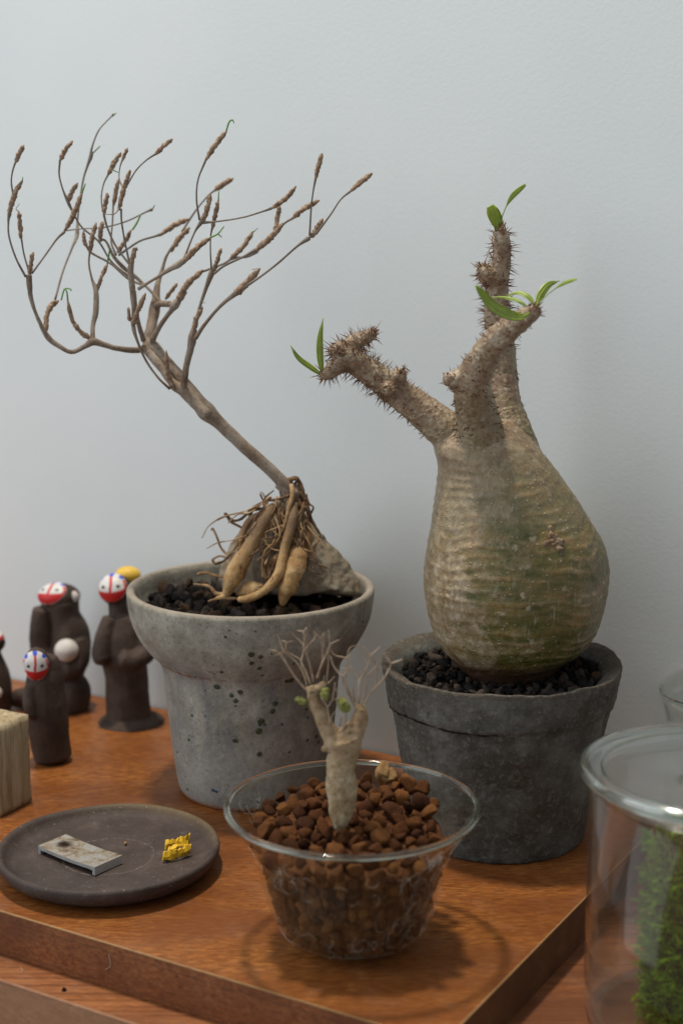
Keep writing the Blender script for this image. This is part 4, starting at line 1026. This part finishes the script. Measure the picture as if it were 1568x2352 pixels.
# dry needle clusters on cut ends
def cluster(parent, x, y, dy, n, spread, L_, up, seed, mat='spine_brown'):
    rnd = random.Random(seed); mb = MB(); c = At(x, y, YC+dy)
    for i in range(n):
        d_ = (Vector(up)+Vector((rnd.gauss(0, .6), rnd.gauss(0, .6), rnd.gauss(0, .6)))).normalized()
        s_ = c+Vector((rnd.gauss(0, spread), rnd.gauss(0, spread), rnd.gauss(0, spread)))
        mb.tube([s_, s_+d_*L_*.5, s_+d_*L_*rnd.uniform(.7, 1.1)], [.035, .022, .005], 4)
    tag(mb.build('needle_tuft', mat, parent, smooth=False), kind='stuff')
cluster(oL, 776, 806, -.6, 40, .16, .34, (-.6, -.6, .4), 31); cluster(oL, 745, 862, -.4, 34, .10, .34, (-.8, -.3, -.3), 32); cluster(oL, 854, 764, .2, 34, .10, .36, (.5, -.2, .7), 33); cluster(oL, 812, 782, .1, 26, .14, .25, (-.1, -.4, .9), 34)
cluster(oL, 890, 892, -1.0, 26, .12, .28, (-.2, -.8, .1), 35); cluster(oL, 922, 856, -.4, 22, .12, .34, (.5, -.4, .7), 36)
cluster(oR, 1147, 528, 1.9, 36, .13, .36, (0, -.2, 1), 37); cluster(oR, 1108, 612, 1.7, 26, .12, .22, (-.4, -.4, .6), 38); cluster(oM, 1228, 712, -5.8, 34, .13, .30, (.6, -.2, .8), 39); cluster(oM, 1034, 870, -3.1, 20, .12, .2, (-.9, -.5, 0), 40)
# leaves
def leaf(pts, wmax, facing=(0, -1, .25), prof=None, name='leaf', curl=.15):
    P, _ = arm_path([(x, y, dy, 1) for x, y, dy in pts], 20); n = len(P); L0 = []; Mi = []; R0_ = []; wpx = wmax*px(P[n//2])/2
    fc = Vector(facing).normalized(); mb = MB(); rows = []
    for i, p in enumerate(P):
        t = i/(n-1); T = (P[min(i+1, n-1)]-P[max(i-1, 0)]).normalized(); sd = T.cross(fc).normalized(); nn_ = sd.cross(T).normalized()
        if nn_.dot(fc) < 0: nn_ = -nn_
        w_ = wpx*(prof(t) if prof else math.sin(PI*min(1, t**.9*1.02+.02))**.75 if t < .98 else .12)+.01
        rows.append([p-sd*w_+nn_*w_*curl, p-sd*w_*.5+nn_*w_*curl*.3, p, p+sd*w_*.5+nn_*w_*curl*.3, p+sd*w_+nn_*w_*curl] + [p+sd*w_*s_+nn_*(w_*curl*abs(s_)-.02) for s_ in (.9, 0, -.9)])
    vs = [q for r_ in rows for q in r_]; f = []
    for i in range(n-1):
        for k in range(8): f.append([i*8+k, i*8+(k+1) % 8, (i+1)*8+(k+1) % 8, (i+1)*8+k])
    f += [list(range(8))[::-1], [(n-1)*8+k for k in range(8)]]
    mb.add(vs, f); o = mb.build(name, 'leaf_green', pp)
    mb = MB(); mb.tube([p+fc*.012 for p in P[:-2]], [.026*(1-.6*i/n)+.004 for i in range(n-2)], 6); mb.build('midrib', 'leaf_midrib', o)
spoon = lambda t: .14+.86*math.sin(PI*min(1, max(0, (t-.1)/.9)))**1.0*(.35+.65*t) if t < .97 else .25
late = lambda t: .16 if t < .5 else .16+.84*math.sin(PI*min(1, (t-.5)/.53))**.8
leaf([(741, 862, -.3), (735, 820, -.35), (735, 775, -.4), (742, 731, -.4)], 15)
leaf([(740, 862, -.3), (715, 845, -.5), (685, 822, -.7), (667, 793, -.8)], 13, (0, -1, .6))
leaf([(1146, 530, 1.9), (1140, 508, 1.8), (1131, 488, 1.7), (1124, 473, 1.7)], 30, prof=lambda t: .25+.75*math.sin(PI*min(1, t*.92))**.8 if t < .97 else .55)
leaf([(1148, 520, 1.9), (1155, 490, 1.8), (1175, 452, 1.7), (1206, 424, 1.6)], 12, (.3, -1, .4), late)
leaf([(1222, 716, -5.8), (1195, 728, -6.4), (1160, 722, -7.1), (1125, 700, -7.8), (1092, 657, -8.2)], 30, (.2, -1, .5), lambda t: .2+.8*math.sin(PI*min(1, max(0, t-.15)/.88))**.8 if t < .98 else .15, curl=.35)
leaf([(1229, 704, -5.8), (1212, 682, -5.6), (1190, 673, -5.3), (1163, 678, -5.1)], 12, (0, -1, .8))
leaf([(1215, 710, -5.7), (1190, 692, -5.2), (1160, 684, -4.9), (1130, 682, -4.8)], 9, (0, -1, .8))
leaf([(1231, 702, -5.8), (1240, 678, -5.5), (1258, 655, -5.2), (1284, 645, -5)], 18, (.2, -1, .3))
leaf([(1233, 700, -5.8), (1262, 672, -6.4), (1292, 652, -7), (1323, 641, -7.4)], 9, (.2, -1, .5), late)

# ------------------------------------------------------------------ glass bowl
bp = G(808, 2163); BP = Vector((bp.x, bp.y, 0))
out_ = [(1.62, .0), (1.72, .10), (1.70, .22), (2.3, .34), (2.95, .66), (3.35, 1.15), (3.62, 1.75), (3.84, 2.55), (4.05, 3.45), (4.32, 4.4), (4.72, 5.25), (5.2, 5.95), (5.46, 6.28)]
out_s = [tuple(p) for p in spline(out_, 60)]
inn = [(r_-.12, z+.05) for r_, z in out_s[::-1] if z > .42]
prof = [(.01, .12), (1.5, .1), (1.56, 0)]+out_s+inn+[(.01, .42)]
bowl = thing('glass_bowl', BP, 'clear flared glass bowl with engraved scrolls filled with brown granules', 'bowl')
v, f = lathe(prof, BP, 144); mesh_obj('bowl_wall', v, f, 'clear_glass', bowl)
v, f = lathe([(5.44+.155*math.cos(a_), 6.36+.125*math.sin(a_)) for a_ in np.linspace(0, 2*PI, 17)], BP, 160); mesh_obj('rim', v, f, 'rim_glass', bowl)
v, f = lathe([(1.60+.10*math.cos(a_), .10+.10*math.sin(a_)) for a_ in np.linspace(0, 2*PI, 13)], BP, 96); mesh_obj('foot_ring', v, f, 'rim_glass', bowl)
def rad_out(z):
    for (r0, z0), (r1, z1) in zip(out_s[:-1], out_s[1:]):
        if z0 <= z <= z1 and z > .4: return r0+(r1-r0)*(z-z0)/(z1-z0+1e-9)
    return 5.4
mbx = MB()
def curl(a0, z0, size, turn, kind):
    P = []
    for i in range(22):
        t = i/21; an = turn+t*(4.0 if kind else 1.6); rr = size*(1-.72*t if kind else 1)
        x = rr*math.cos(an); y = rr*math.sin(an)*1.15; z = min(6.1, max(.5, z0+y)); r_ = rad_out(z)+.012; a_ = a0+x/r_
        P.append(BP+Vector((r_*math.cos(a_), r_*math.sin(a_), z)))
    mbx.tube(P, [.004+.012*math.sin(PI*i/21) for i in range(22)], 5)
random.seed(5)
for i in range(60):            # cluster of scrolls on the right front, sparser to the left
    a0 = R(random.choice((-38, -30, -45, -25, -52))+random.gauss(0, 10)); z0 = random.uniform(1.0, 5.4)
    curl(a0, z0, random.uniform(.25, .85), random.uniform(-1.2, 2.8), random.random() < .35)
for i in range(40): curl(R(random.uniform(-165, -60)), random.choice((random.uniform(.9, 2.2), random.uniform(3.8, 5.0))), random.uniform(.22, .5), random.uniform(0, 6), random.random() < .6)
for i in range(16): curl(R(random.uniform(60, 165)), random.uniform(5.2, 5.9), random.uniform(.2, .35), random.uniform(0, 6), True)
tag(mbx.build('engraved_scrolls', 'etched', bowl), kind='stuff')
# brown granules
gb = thing('clay_granules', BP+Vector((0, 0, 3)), 'reddish brown clay granules heaped inside the glass bowl', 'granules')
core = [(.01, .48)]+[(r_-.46, z+.06) for r_, z in out_s if .40 < z < 4.85]+[(3.6, 4.95), (.01, 5.15)]
v, f = lathe(fill(core, .15), BP, 96, lambda r, z, a, i: (max(.01, r*(1+.05*NZ(Vector((math.cos(a)*5, math.sin(a)*5, z*2))))), z+(.20*r*max(0, math.sin(a)) if z > 4.4 else 0))); tag(mesh_obj('fine_granules', v, f, 'akadama_fine', gb), kind='stuff')
pa = pebble_meshes('granule', 10, 3, .13, (1, .95, .9), 'akadama', 1.6)
random.seed(9)
pts = scatter(4.6, (.27, .52), 16000, lambda x, y: math.hypot(x+.0, y+.2) < .4, 8)[:150]
for x, y, r_ in pts:
    rr = math.hypot(x, y); z = 4.92+.45*(1-(rr/4.4)**2)+random.uniform(-.10, .2)+(.20*y if y > 0 else .02*y)
    if rr > 4.32 and y < 2.2: continue
    place(random.choice(pa), BP+Vector((x, y, z)), r_, gb, 'granule')
pp2 = pebble_meshes('pale_granule', 2, 3, .22, (1, .9, .8), 'akadama_pale', 1.8)
o = place(pp2[0], At(879, 1775, BP.y+4.1), .52, gb, 'granule'); o['label'] = 'pale ochre granule'
place(pp2[1], At(894, 1782, BP.y+4.0), .42, gb, 'granule')
place(pa[1], At(937, 1797, BP.y+3.6), .54, gb, 'granule')
place(pa[3], At(968, 1810, BP.y+3.2), .42, gb, 'granule')
cnt = 0
for z in np.arange(1.0, 4.9, .50):          # those pressed against the glass
    r_ = rad_out(z)-.13
    for k in range(int(2*PI*r_/.60)):
        if cnt >= 190: break
        a_ = -PI/2+((k+1)//2)*(-1)**k*.60/r_+random.uniform(-.04, .04)
        if math.sin(a_) > .25: continue
        s_ = random.uniform(.25, .36); q = r_-s_*1.12
        place(random.choice(pa), BP+Vector((q*math.cos(a_), q*math.sin(a_), z+random.uniform(-.08, .08))), s_, gb, 'granule'); cnt += 1

# ------------------------------------------------------------------ small branching plant in the bowl
YB = BP.y+.0
sp_ = thing('small_plant', At(781, 1890, YB-.3), 'small pale forked stem with dry antler-like twigs growing in the bowl', 'plant')
def c6(x, y): return (850+x*.28699)/1.4018, (2000+y*.28699)/1.4018
def sz(pts, n=16, sc_=.2047):
    q = spline([tuple(p) for p in pts], n); P = [At(*c6(a_[0], a_[1]), YB-.3+a_[2]) for a_ in q]; return P, [a_[3]*sc_*px(p) for a_, p in zip(q, P)]
mb = MB()
def D6(x, y): return ((x*1.4018-850)/.28699, (y*1.4018-2000)/.28699)
low = [(*D6(783, 1905), 0, 60), (*D6(783, 1885), 0, 105), (*D6(785, 1850), 0, 150), (*D6(785, 1810), 0, 172), (*D6(783, 1770), 0, 168), (*D6(786, 1740), 0, 170), (*D6(790, 1712), 0, 195), (880, 1310, 0, 215)]
mb.tube(*sz(low, 26), 24)
mb.tube(*sz([(860, 1400, 0, 160), (760, 1280, 0, 105), (690, 1170, 0, 92), (620, 1030, 0, 85), (560, 900, 0, 72), (545, 800, 0, 66), (560, 740, 0, 55)], 18), 18)
mb.tube(*sz([(880, 1400, 0, 170), (960, 1290, 0, 140), (1040, 1180, 0, 110), (1070, 1080, 0, 92), (1075, 1000, 0, 78), (1060, 950, 0, 55)], 18), 18)
mb.tube(*sz([(760, 1440, -.2, 50), (690, 1430, -.3, 42), (655, 1445, -.3, 26)], 8), 10)
mb.tube(*sz([(520, 780, 0, 40), (465, 745, 0, 26)], 6), 8); mb.tube(*sz([(600, 760, 0, 50), (680, 710, 0, 36)], 6), 10)
v, nr, f = remesh(mb, .05, 3)
vv = [Vector(p)+Vector(n_)*(.08*NZ(Vector(p)*1.3)+.03*NZ(Vector(p)*3.2)+.012*NZ(Vector(p)*7)) for p, n_ in zip(v, nr)]
mesh_obj('stem', vv, f, 'pale_stem', sp_)
for (x_, y_, dy_, r1) in [(545, 800, -.42, 34), (520, 870, -.3, 26), (1100, 1010, -.45, 26), (1060, 1090, -.45, 22), (960, 1250, -.7, 24), (920, 1510, -.8, 26), (800, 1330, -.8, 20), (990, 1170, -.5, 24)]:
    mb = MB(); p = At(*c6(x_, y_), YB-.3+dy_*.6); rr = r1*.2047*px(p); q_ = [p+Vector((rr*math.cos(k*PI/8), -.02, rr*.8*math.sin(k*PI/8))) for k in range(17)]
    mb.tube(q_, [rr*.35*(1+.4*NZ(Vector((k*.8, x_, 0)))) for k in range(17)], 7, .3, 6); mb.build('leaf_scar', 'pale_stem', sp_)
for pts in [[(460, 760, 0, 16), (330, 600, 0, 13), (250, 470, 0, 14), (205, 400, 0, 15), (140, 340, -.1, 12), (75, 320, -.1, 7)], [(205, 400, 0, 9), (210, 350, 0, 8), (125, 385, -.2, 5)], [(130, 335, 0, 8), (140, 285, 0, 5)],
            [(480, 720, .1, 15), (450, 610, .1, 14), (395, 500, .1, 13), (310, 410, .1, 11), (225, 345, .1, 13), (190, 260, .2, 9), (150, 150, .2, 5)], [(235, 340, .1, 9), (245, 240, .1, 10), (205, 220, .1, 6)], [(240, 240, .1, 7), (325, 225, .1, 5)],
            [(520, 700, -.1, 15), (470, 570, -.1, 14), (420, 460, -.1, 13), (440, 350, -.1, 11), (455, 200, -.1, 13), (440, 125, -.1, 12), (375, 105, -.1, 8)], [(440, 125, -.1, 9), (475, 70, 0, 6)], [(455, 280, -.1, 9), (400, 220, 0, 9), (320, 140, 0, 5)], [(420, 440, .1, 9), (340, 390, .1, 8), (240, 340, .1, 6)], [(465, 380, 0, 9), (520, 310, 0, 5)],
            [(555, 680, 0, 14), (520, 520, 0, 13), (480, 370, 0, 11), (470, 310, 0, 12), (570, 195, 0, 13), (565, 150, 0, 6)], [(480, 330, .1, 9), (480, 70, .1, 5)],
            [(590, 640, 0, 14), (640, 500, 0, 12), (720, 320, 0, 10), (738, 255, 0, 12), (725, 100, 0, 6)], [(738, 260, 0, 10), (840, 208, 0, 8)], [(600, 640, .2, 12), (655, 450, .2, 11), (655, 320, .2, 10), (630, 195, .2, 10), (555, 115, .2, 5)], [(635, 200, .2, 8), (680, 120, .2, 5)], [(672, 290, .1, 12), (668, 150, .1, 10)],
            [(700, 690, .3, 10), (720, 480, .3, 9), (720, 340, .3, 6)], [(715, 700, -.2, 10), (795, 620, -.3, 6)], [(650, 720, 0, 9), (680, 610, 0, 4)],
            [(740, 1210, -.2, 18), (735, 1130, -.3, 15), (710, 970, -.3, 13), (640, 860, -.4, 8)], [(712, 970, -.3, 11), (765, 870, -.3, 10), (795, 680, -.3, 6)], [(765, 880, -.3, 8), (840, 875, -.3, 5)], [(735, 1140, -.3, 9), (780, 1030, -.3, 8), (830, 1010, -.3, 4)], [(790, 740, -.2, 9), (860, 860, -.2, 6)],
            [(850, 1250, -.2, 22), (900, 1180, -.2, 16), (920, 1040, -.2, 12)], [(850, 1180, .2, 14), (870, 1060, .2, 6)], [(1030, 970, 0, 16), (960, 840, 0, 14), (890, 700, 0, 12), (880, 630, 0, 14), (790, 520, 0, 11), (745, 400, 0, 8)], [(880, 630, 0, 12), (930, 570, 0, 10), (970, 510, 0, 12)],
            [(990, 870, .2, 12), (915, 680, .2, 10), (940, 480, .3, 11), (925, 420, .3, 11), (800, 385, .3, 9), (745, 325, .3, 5)], [(930, 420, .3, 9), (960, 300, .3, 7), (1060, 270, .3, 5)], [(940, 480, .4, 7), (975, 320, .4, 4)],
            [(1060, 930, 0, 16), (1065, 800, 0, 13), (1070, 680, 0, 14), (1120, 580, 0, 12), (1175, 470, 0, 12), (1185, 395, 0, 13), (1115, 285, 0, 6)], [(1185, 395, 0, 11), (1300, 285, 0, 6)], [(1070, 680, 0, 11), (980, 530, 0, 6)], [(1160, 490, 0, 8), (1120, 410, 0, 4)],
            [(1090, 940, -.1, 15), (1140, 780, -.1, 12), (1162, 620, -.1, 12), (1250, 510, -.1, 8), (1285, 430, -.1, 4)], [(1162, 620, -.1, 9), (1075, 570, -.1, 6)],
            [(1130, 920, -.2, 17), (1200, 800, -.2, 14), (1320, 670, -.3, 12), (1390, 560, -.3, 11), (1418, 475, -.3, 10), (1340, 360, -.3, 6)], [(1420, 475, -.3, 10), (1550, 430, -.3, 9)], [(1210, 790, .1, 11), (1240, 700, .1, 10), (1262, 520, .1, 10), (1200, 390, .1, 5)], [(1262, 520, .1, 8), (1305, 505, .1, 5)],
            [(1020, 900, .1, 20), (1000, 780, .1, 10), (985, 660, .1, 5)], [(960, 560, .2, 8), (865, 520, .2, 4)], [(770, 900, -.1, 10), (800, 700, -.1, 7)]]:
    mb = MB(); P_t, R_t = sz(pts, 6*len(pts)); mb.tube(P_t, [q*.8 for q in R_t], 7, .2, 6); mb.build('twig', 'straw_twig', sp_)
def bud(pts):
    mb = MB(); P, Rr = sz(pts, 30); Rr = [r_*.86*(1+.12*math.sin(i*2.0)) for i, r_ in enumerate(Rr)]; mb.tube(P, Rr, 16, .35, 9); mb.build('bud', 'bud_green', sp_)
bud([(480, 920, -.1, 30), (440, 905, -.1, 45), (385, 885, -.1, 44), (350, 885, -.1, 20)])
bud([(690, 880, -.2, 30), (680, 840, -.2, 58), (690, 790, -.2, 60), (710, 760, -.2, 32)])
bud([(950, 1000, -.2, 45), (905, 960, -.2, 72), (855, 900, -.2, 62), (825, 880, -.2, 28)])

# ------------------------------------------------------------------ clay figures
YEL = (.68, .43, .05)
RED = (.50, .018, .02); WHT = (.62, .60, .58); BLU = (.02, .07, .55); BLK = (.01, .01, .012)
def ell2(u, v, c, r): return ((u-c[0])/r[0])**2+((v-c[1])/r[1])**2 < 1
def face_paint(u, v):           # u, v in -1..1 over the mask
    q = math.hypot(u, v)
    for bx, by in ((-.64, .66), (.02, .84), (.66, .64)):
        if math.hypot(u-bx, v-by) < .17: return BLU
    if q > .93: return WHT
    if v < -.34+.28*u*u: return RED
    if abs(u-.04*math.sin(v*3)) < .085 and v < .8: return RED
    if .80 < q < .93 and v < .45: return RED
    for s_ in (-1, 1):
        if math.hypot(u-s_*.46, v-.02) < .11: return BLK
    return WHT
def cface(pts_fn): pass
def figure(label, org, prims, masks, balls=(), hats=(), group='dark clay figurines with painted faces'):
    """prims in zoomed-crop pixels: ('e', x, y, dy, rx, ry, rdepth) or ('t', [(x, y, dy, r)...])"""
    t = thing('figurine', org, label, 'figurine', group)
    Y0 = org.y
    def P(x, y, dy=0): return At(x*.3185, 1248.4+y*.3185, Y0+dy)
    k = .3185*px(Vector((org.x, org.y, 4)))
    mb = MB()
    for p in prims:
        if p[0] == 'e': mb.ell(P(p[1], p[2], p[3]), (p[4]*k, (p[6] if len(p) > 6 else p[4])*k, p[5]*k), 24)
        else:
            q = spline([tuple(z_) for z_ in p[1]], 6*len(p[1])); mb.tube([P(a_[0], a_[1], a_[2]) for a_ in q], [a_[3]*k for a_ in q], 18)
    v, nr, f = remesh(mb, .075, 6)
    vv = []
    for p, n_ in zip(v, nr):
        q = Vector(p)+Vector(n_)*(.03*NZ(Vector(p)*1.5)+.01*NZ(Vector(p)*5)); q.z = max(q.z, 0.01); vv.append(q)
    mesh_obj('clay_body', vv, f, 'clay_figure', t); bvh = BVHTree.FromPolygons(vv, f)
    for (x, y, rx, ry, dirv, tilt) in masks:
        c = P(x, y, 0); D_ = Vector(dirv).normalized(); sd = Vector((0, 0, 1)).cross(-D_).normalized(); up = (-D_).cross(sd)
        sd2 = sd*math.cos(tilt)+up*math.sin(tilt); up2 = up*math.cos(tilt)-sd*math.sin(tilt)
        N_ = 48; vs = []; cols = []; ids = {}; fcs = []
        for i in range(N_+1):
            for j in range(N_+1):
                u_, v_ = -1+2*i/N_, -1+2*j/N_
                q = math.hypot(u_, v_)
                if q > 1.0: continue
                s_ = c+sd2*u_*rx*k+up2*v_*ry*k-D_*4
                h = bvh.ray_cast(s_, D_)
                if h[0] is None or h[3] > 5.2: continue
                n_ = h[1] if h[1].dot(D_) < 0 else -h[1]
                ids[(i, j)] = len(vs); vs.append(h[0]+n_*(.05 if q < .95 else .0)); cols.append(face_paint(u_, v_))
        for (i, j) in list(ids):
            qd = [(i, j), (i+1, j), (i+1, j+1), (i, j+1)]
            if all(z_ in ids for z_ in qd): fcs.append([ids[z_] for z_ in qd])
        if not fcs: continue
        o = mesh_obj('painted_face', vs, fcs, 'painted', t)
        ca = o.data.color_attributes.new('paint', 'FLOAT_COLOR', 'POINT')
        for i, c_ in enumerate(cols): ca.data[i].color = (*c_, 1)
        bmm = bmesh.new(); bmm.from_mesh(o.data); bmesh.ops.recalc_face_normals(bmm, faces=bmm.faces); bmm.to_mesh(o.data); bmm.free()
    for (x, y, dy, r_) in balls:
        mb = MB(); c = P(x, y, dy); rr = r_*k; mb.ell(c, (rr, rr, rr*.95), 28); mb.build('white_ball', 'white_ball', t)
    for (x, y, dy, rx, ry, m_, nm) in hats:
        mb = MB(); mb.ell(P(x, y, dy), (rx*k, rx*k*.8, ry*k), 28); mb.build(nm, m_, t)
    return t
figure('tallest dark clay figurine with folded arms and yellow hat beside the grey pot', G(302, 1657),
    [('e', 835, 330, 0, 118, 112, 115), ('t', [(850, 420, 0, 66), (860, 500, 0, 75)]), ('t', [(870, 520, 0, 110), (890, 650, 0, 165), (900, 800, 0, 185), (905, 890, 0, 160), (915, 960, 0, 156), (920, 1100, 0, 158), (930, 1230, 0, 165)]),
     ('t', [(800, 540, -.5, 62), (750, 680, -1.0, 66), (735, 800, -1.2, 72), (750, 850, -1.4, 62)]), ('t', [(985, 540, -.5, 62), (1060, 700, -.8, 66), (1055, 790, -1.2, 68), (960, 850, -1.7, 68), (880, 830, -1.9, 60)]),
     ('e', 950, 1290, 0, 245, 75, 235), ('e', 945, 1330, 0, 232, 60, 225)],
    [(815, 318, 112, 108, (.0, 1, -.28), 0.05)], hats=[(925, 225, .6, 92, 62, 'yellow_paint', 'yellow_hat')])
figure('dark clay figurine with raised arm, painted head and white ball, behind the small one', G(150, 1628),
    [('e', 430, 380, 0, 150, 95, 120), ('t', [(455, 420, 0, 118), (470, 520, 0, 110), (505, 640, .1, 140), (510, 780, .2, 148), (505, 880, .2, 130)]), ('t', [(310, 470, -.3, 72), (295, 600, -.3, 78), (300, 740, -.2, 82), (360, 860, -.3, 84)]),
     ('e', 520, 1080, 0, 140, 165, 150), ('e', 470, 900, 0, 150, 110, 140), ('t', [(560, 700, -.6, 66), (590, 800, -.8, 64), (560, 890, -1.0, 60), (480, 900, -1.2, 60)]), ('e', 480, 1150, 0, 170, 140, 170), ('t', [(420, 1100, 0, 140), (300, 1150, 0, 110), (150, 1110, 0, 70), (110, 1150, 0, 60)])],
    [(385, 372, 118, 98, (.10, 1, -.75), -.1)], balls=[(482, 770, -1.3, 86)], hats=[(520, 385, -.35, 52, 48, 'white_ball', 'white_ear')])
figure('smallest dark clay figurine with oval red and white face, beside the wooden block', G(122, 1748),
    [('t', [(325, 820, 0, 92), (330, 900, 0, 118), (325, 1020, 0, 142), (335, 1200, 0, 158), (360, 1400, 0, 145), (385, 1540, 0, 138)]), ('e', 268, 862, -.75, 92, 118, 80), ('t', [(240, 1030, -.6, 60), (225, 1160, -.9, 58), (235, 1250, -1.1, 44)])],
    [(254, 862, 96, 112, (-.22, 1, -.15), 0)])
figure('dark clay figurine cut off by the left edge of the picture', G(-22, 1640),
    [('e', -50, 710, 0, 92, 85, 85), ('t', [(-50, 780, 0, 60), (-60, 900, 0, 120), (-50, 1050, 0, 140), (-50, 1180, 0, 130)]), ('e', -50, 1180, 0, 140, 70, 130)],
    [(-55, 672, 92, 84, (.1, 1, -.9), 0)], balls=[(-32, 1078, -1.2, 50)])

# ------------------------------------------------------------------ glass jar with moss (right front)
jp = G(1622, 2345, TH); JP = Vector((jp.x, jp.y, TH)); JH = 10.7
jar = thing('glass_jar', JP, 'large clear cylindrical glass jar with flat lid and green moss inside', 'jar')
RJ = 5.25
o_ = [(.01, 0), (4.5, 0), (4.95, .12), (5.18, .45), (RJ, 1.0), (RJ, JH), (RJ-.2, JH), (RJ-.2, 1.05), (5.0, .62), (4.75, .34), (4.4, .24), (.01, .22)]
v, f = lathe(o_, JP, 120); mesh_obj('jar_wall', v, f, 'jar_glass', jar)
v, f = lathe([(4.99, JH-.3), (4.99, JH+.1), (5.35, JH+.14), (5.62, JH+.2), (5.74, JH+.42), (5.68, JH+.72), (5.45, JH+.84), (5.15, JH+.82), (4.92, JH+.62), (4.6, JH+.50), (3, JH+.44), (.01, JH+.42), (.01, JH+.24), (3, JH+.26), (4.5, JH+.3), (4.79, JH+.1), (4.79, JH-.3), (4.99, JH-.3)], JP, 140)
mesh_obj('lid', v, f, 'lid_glass', jar)
v, f = lathe([(5.55+.17*math.cos(a_), JH+.5+.24*math.sin(a_)) for a_ in np.linspace(0, 2*PI, 21)], JP, 150); mesh_obj('lid_rim', v, f, 'rim_glass', jar)
v, f = lathe([(4.78+.07*math.cos(a_), JH+.56+.06*math.sin(a_)) for a_ in np.linspace(0, 2*PI, 13)], JP, 150); mesh_obj('lid_step', v, f, 'rim_glass', jar)
ms = thing('moss', JP+Vector((.4, 0, .3)), 'bright green feathery moss standing inside the right hand glass jar', 'moss')
mb = MB(); vs, f = lathe([(.01, .3), (3.2, .3), (3.3, 2), (3.25, 6), (3.0, 8.6), (2, 9.4), (.01, 9.6)], JP+Vector((.30, 0, 0)), 40, lambda r, z, a, i: (r*(.86+.14*NZ(Vector((math.cos(a)*2, math.sin(a)*2, z*.5)))), z))
tag(mesh_obj('moss_core', vs, f, 'moss_earth', ms), kind='stuff')
mb = MB(); rnd = random.Random(2)
for i in range(5200):
    a_ = rnd.uniform(-PI, .35); z = rnd.uniform(.3, 9.6); rr = 2.8+.4*rnd.random() if z < 8.6 else rnd.uniform(.5, 2.8)
    b0 = JP+Vector((.30+rr*math.cos(a_), rr*math.sin(a_), z)); d_ = Vector((math.cos(a_)*.7+rnd.gauss(0, .4), math.sin(a_)*.7+rnd.gauss(0, .4), .5+rnd.gauss(0, .4))).normalized()
    L_ = rnd.uniform(.25, .60); sd = d_.cross(Vector((rnd.gauss(0, 1), rnd.gauss(0, 1), rnd.gauss(0, 1)))).normalized()*.035
    e = b0+d_*L_; e2 = e+Vector((0, 0, -.08))+d_*.1
    for q in (b0, e, e2):
        m_ = Vector((q.x-JP.x, q.y-JP.y, 0))
        if m_.length > RJ-.3: q.x = JP.x+m_.x/m_.length*(RJ-.3); q.y = JP.y+m_.y/m_.length*(RJ-.3)
    mb.add([b0-sd, b0+sd, e+sd*.8, e-sd*.8, e2], [[0, 1, 2, 3], [3, 2, 4]])
    for s_ in (-1, 1):
        for tt in (.35, .6, .85):
            q = b0+d_*L_*tt; mb.add([q, q+d_*.05, q+d_*.12+sd*s_*3.6], [[0, 1, 2]])
tag(mb.build('moss_fronds', 'moss_green', ms, smooth=False), kind='stuff')
# second jar behind
j2 = G(1630, 1960, TH); J2 = Vector((j2.x, j2.y, TH)); zt = At(1630, 1590, J2.y).z
jar2 = thing('glass_jar', J2, 'smaller clear glass jar with rounded lid at the right edge behind', 'jar')
h2_ = zt-TH-.9
v, f = lathe([(.01, 0), (2.5, 0), (2.62, .2), (2.62, h2_), (2.5, h2_), (2.5, .3), (.01, .2)], J2, 90); mesh_obj('jar_wall', v, f, 'clear_glass', jar2)
dome = [(3.0*math.cos(a_), h2_+.85+1.55*math.sin(a_)) for a_ in np.linspace(-1.15, PI/2-.01, 26)]
v, f = lathe(dome+[(max(.01, r_-.12), z-.1) for r_, z in dome[::-1]], J2, 100); mesh_obj('lid', v, f, 'jar_glass', jar2)
v, f = lathe([(3.0+.07*math.cos(a_), h2_+.85+.12*math.sin(a_)) for a_ in np.linspace(0, 2*PI, 13)], J2, 100); mesh_obj('lid_rim', v, f, 'rim_glass', jar2)
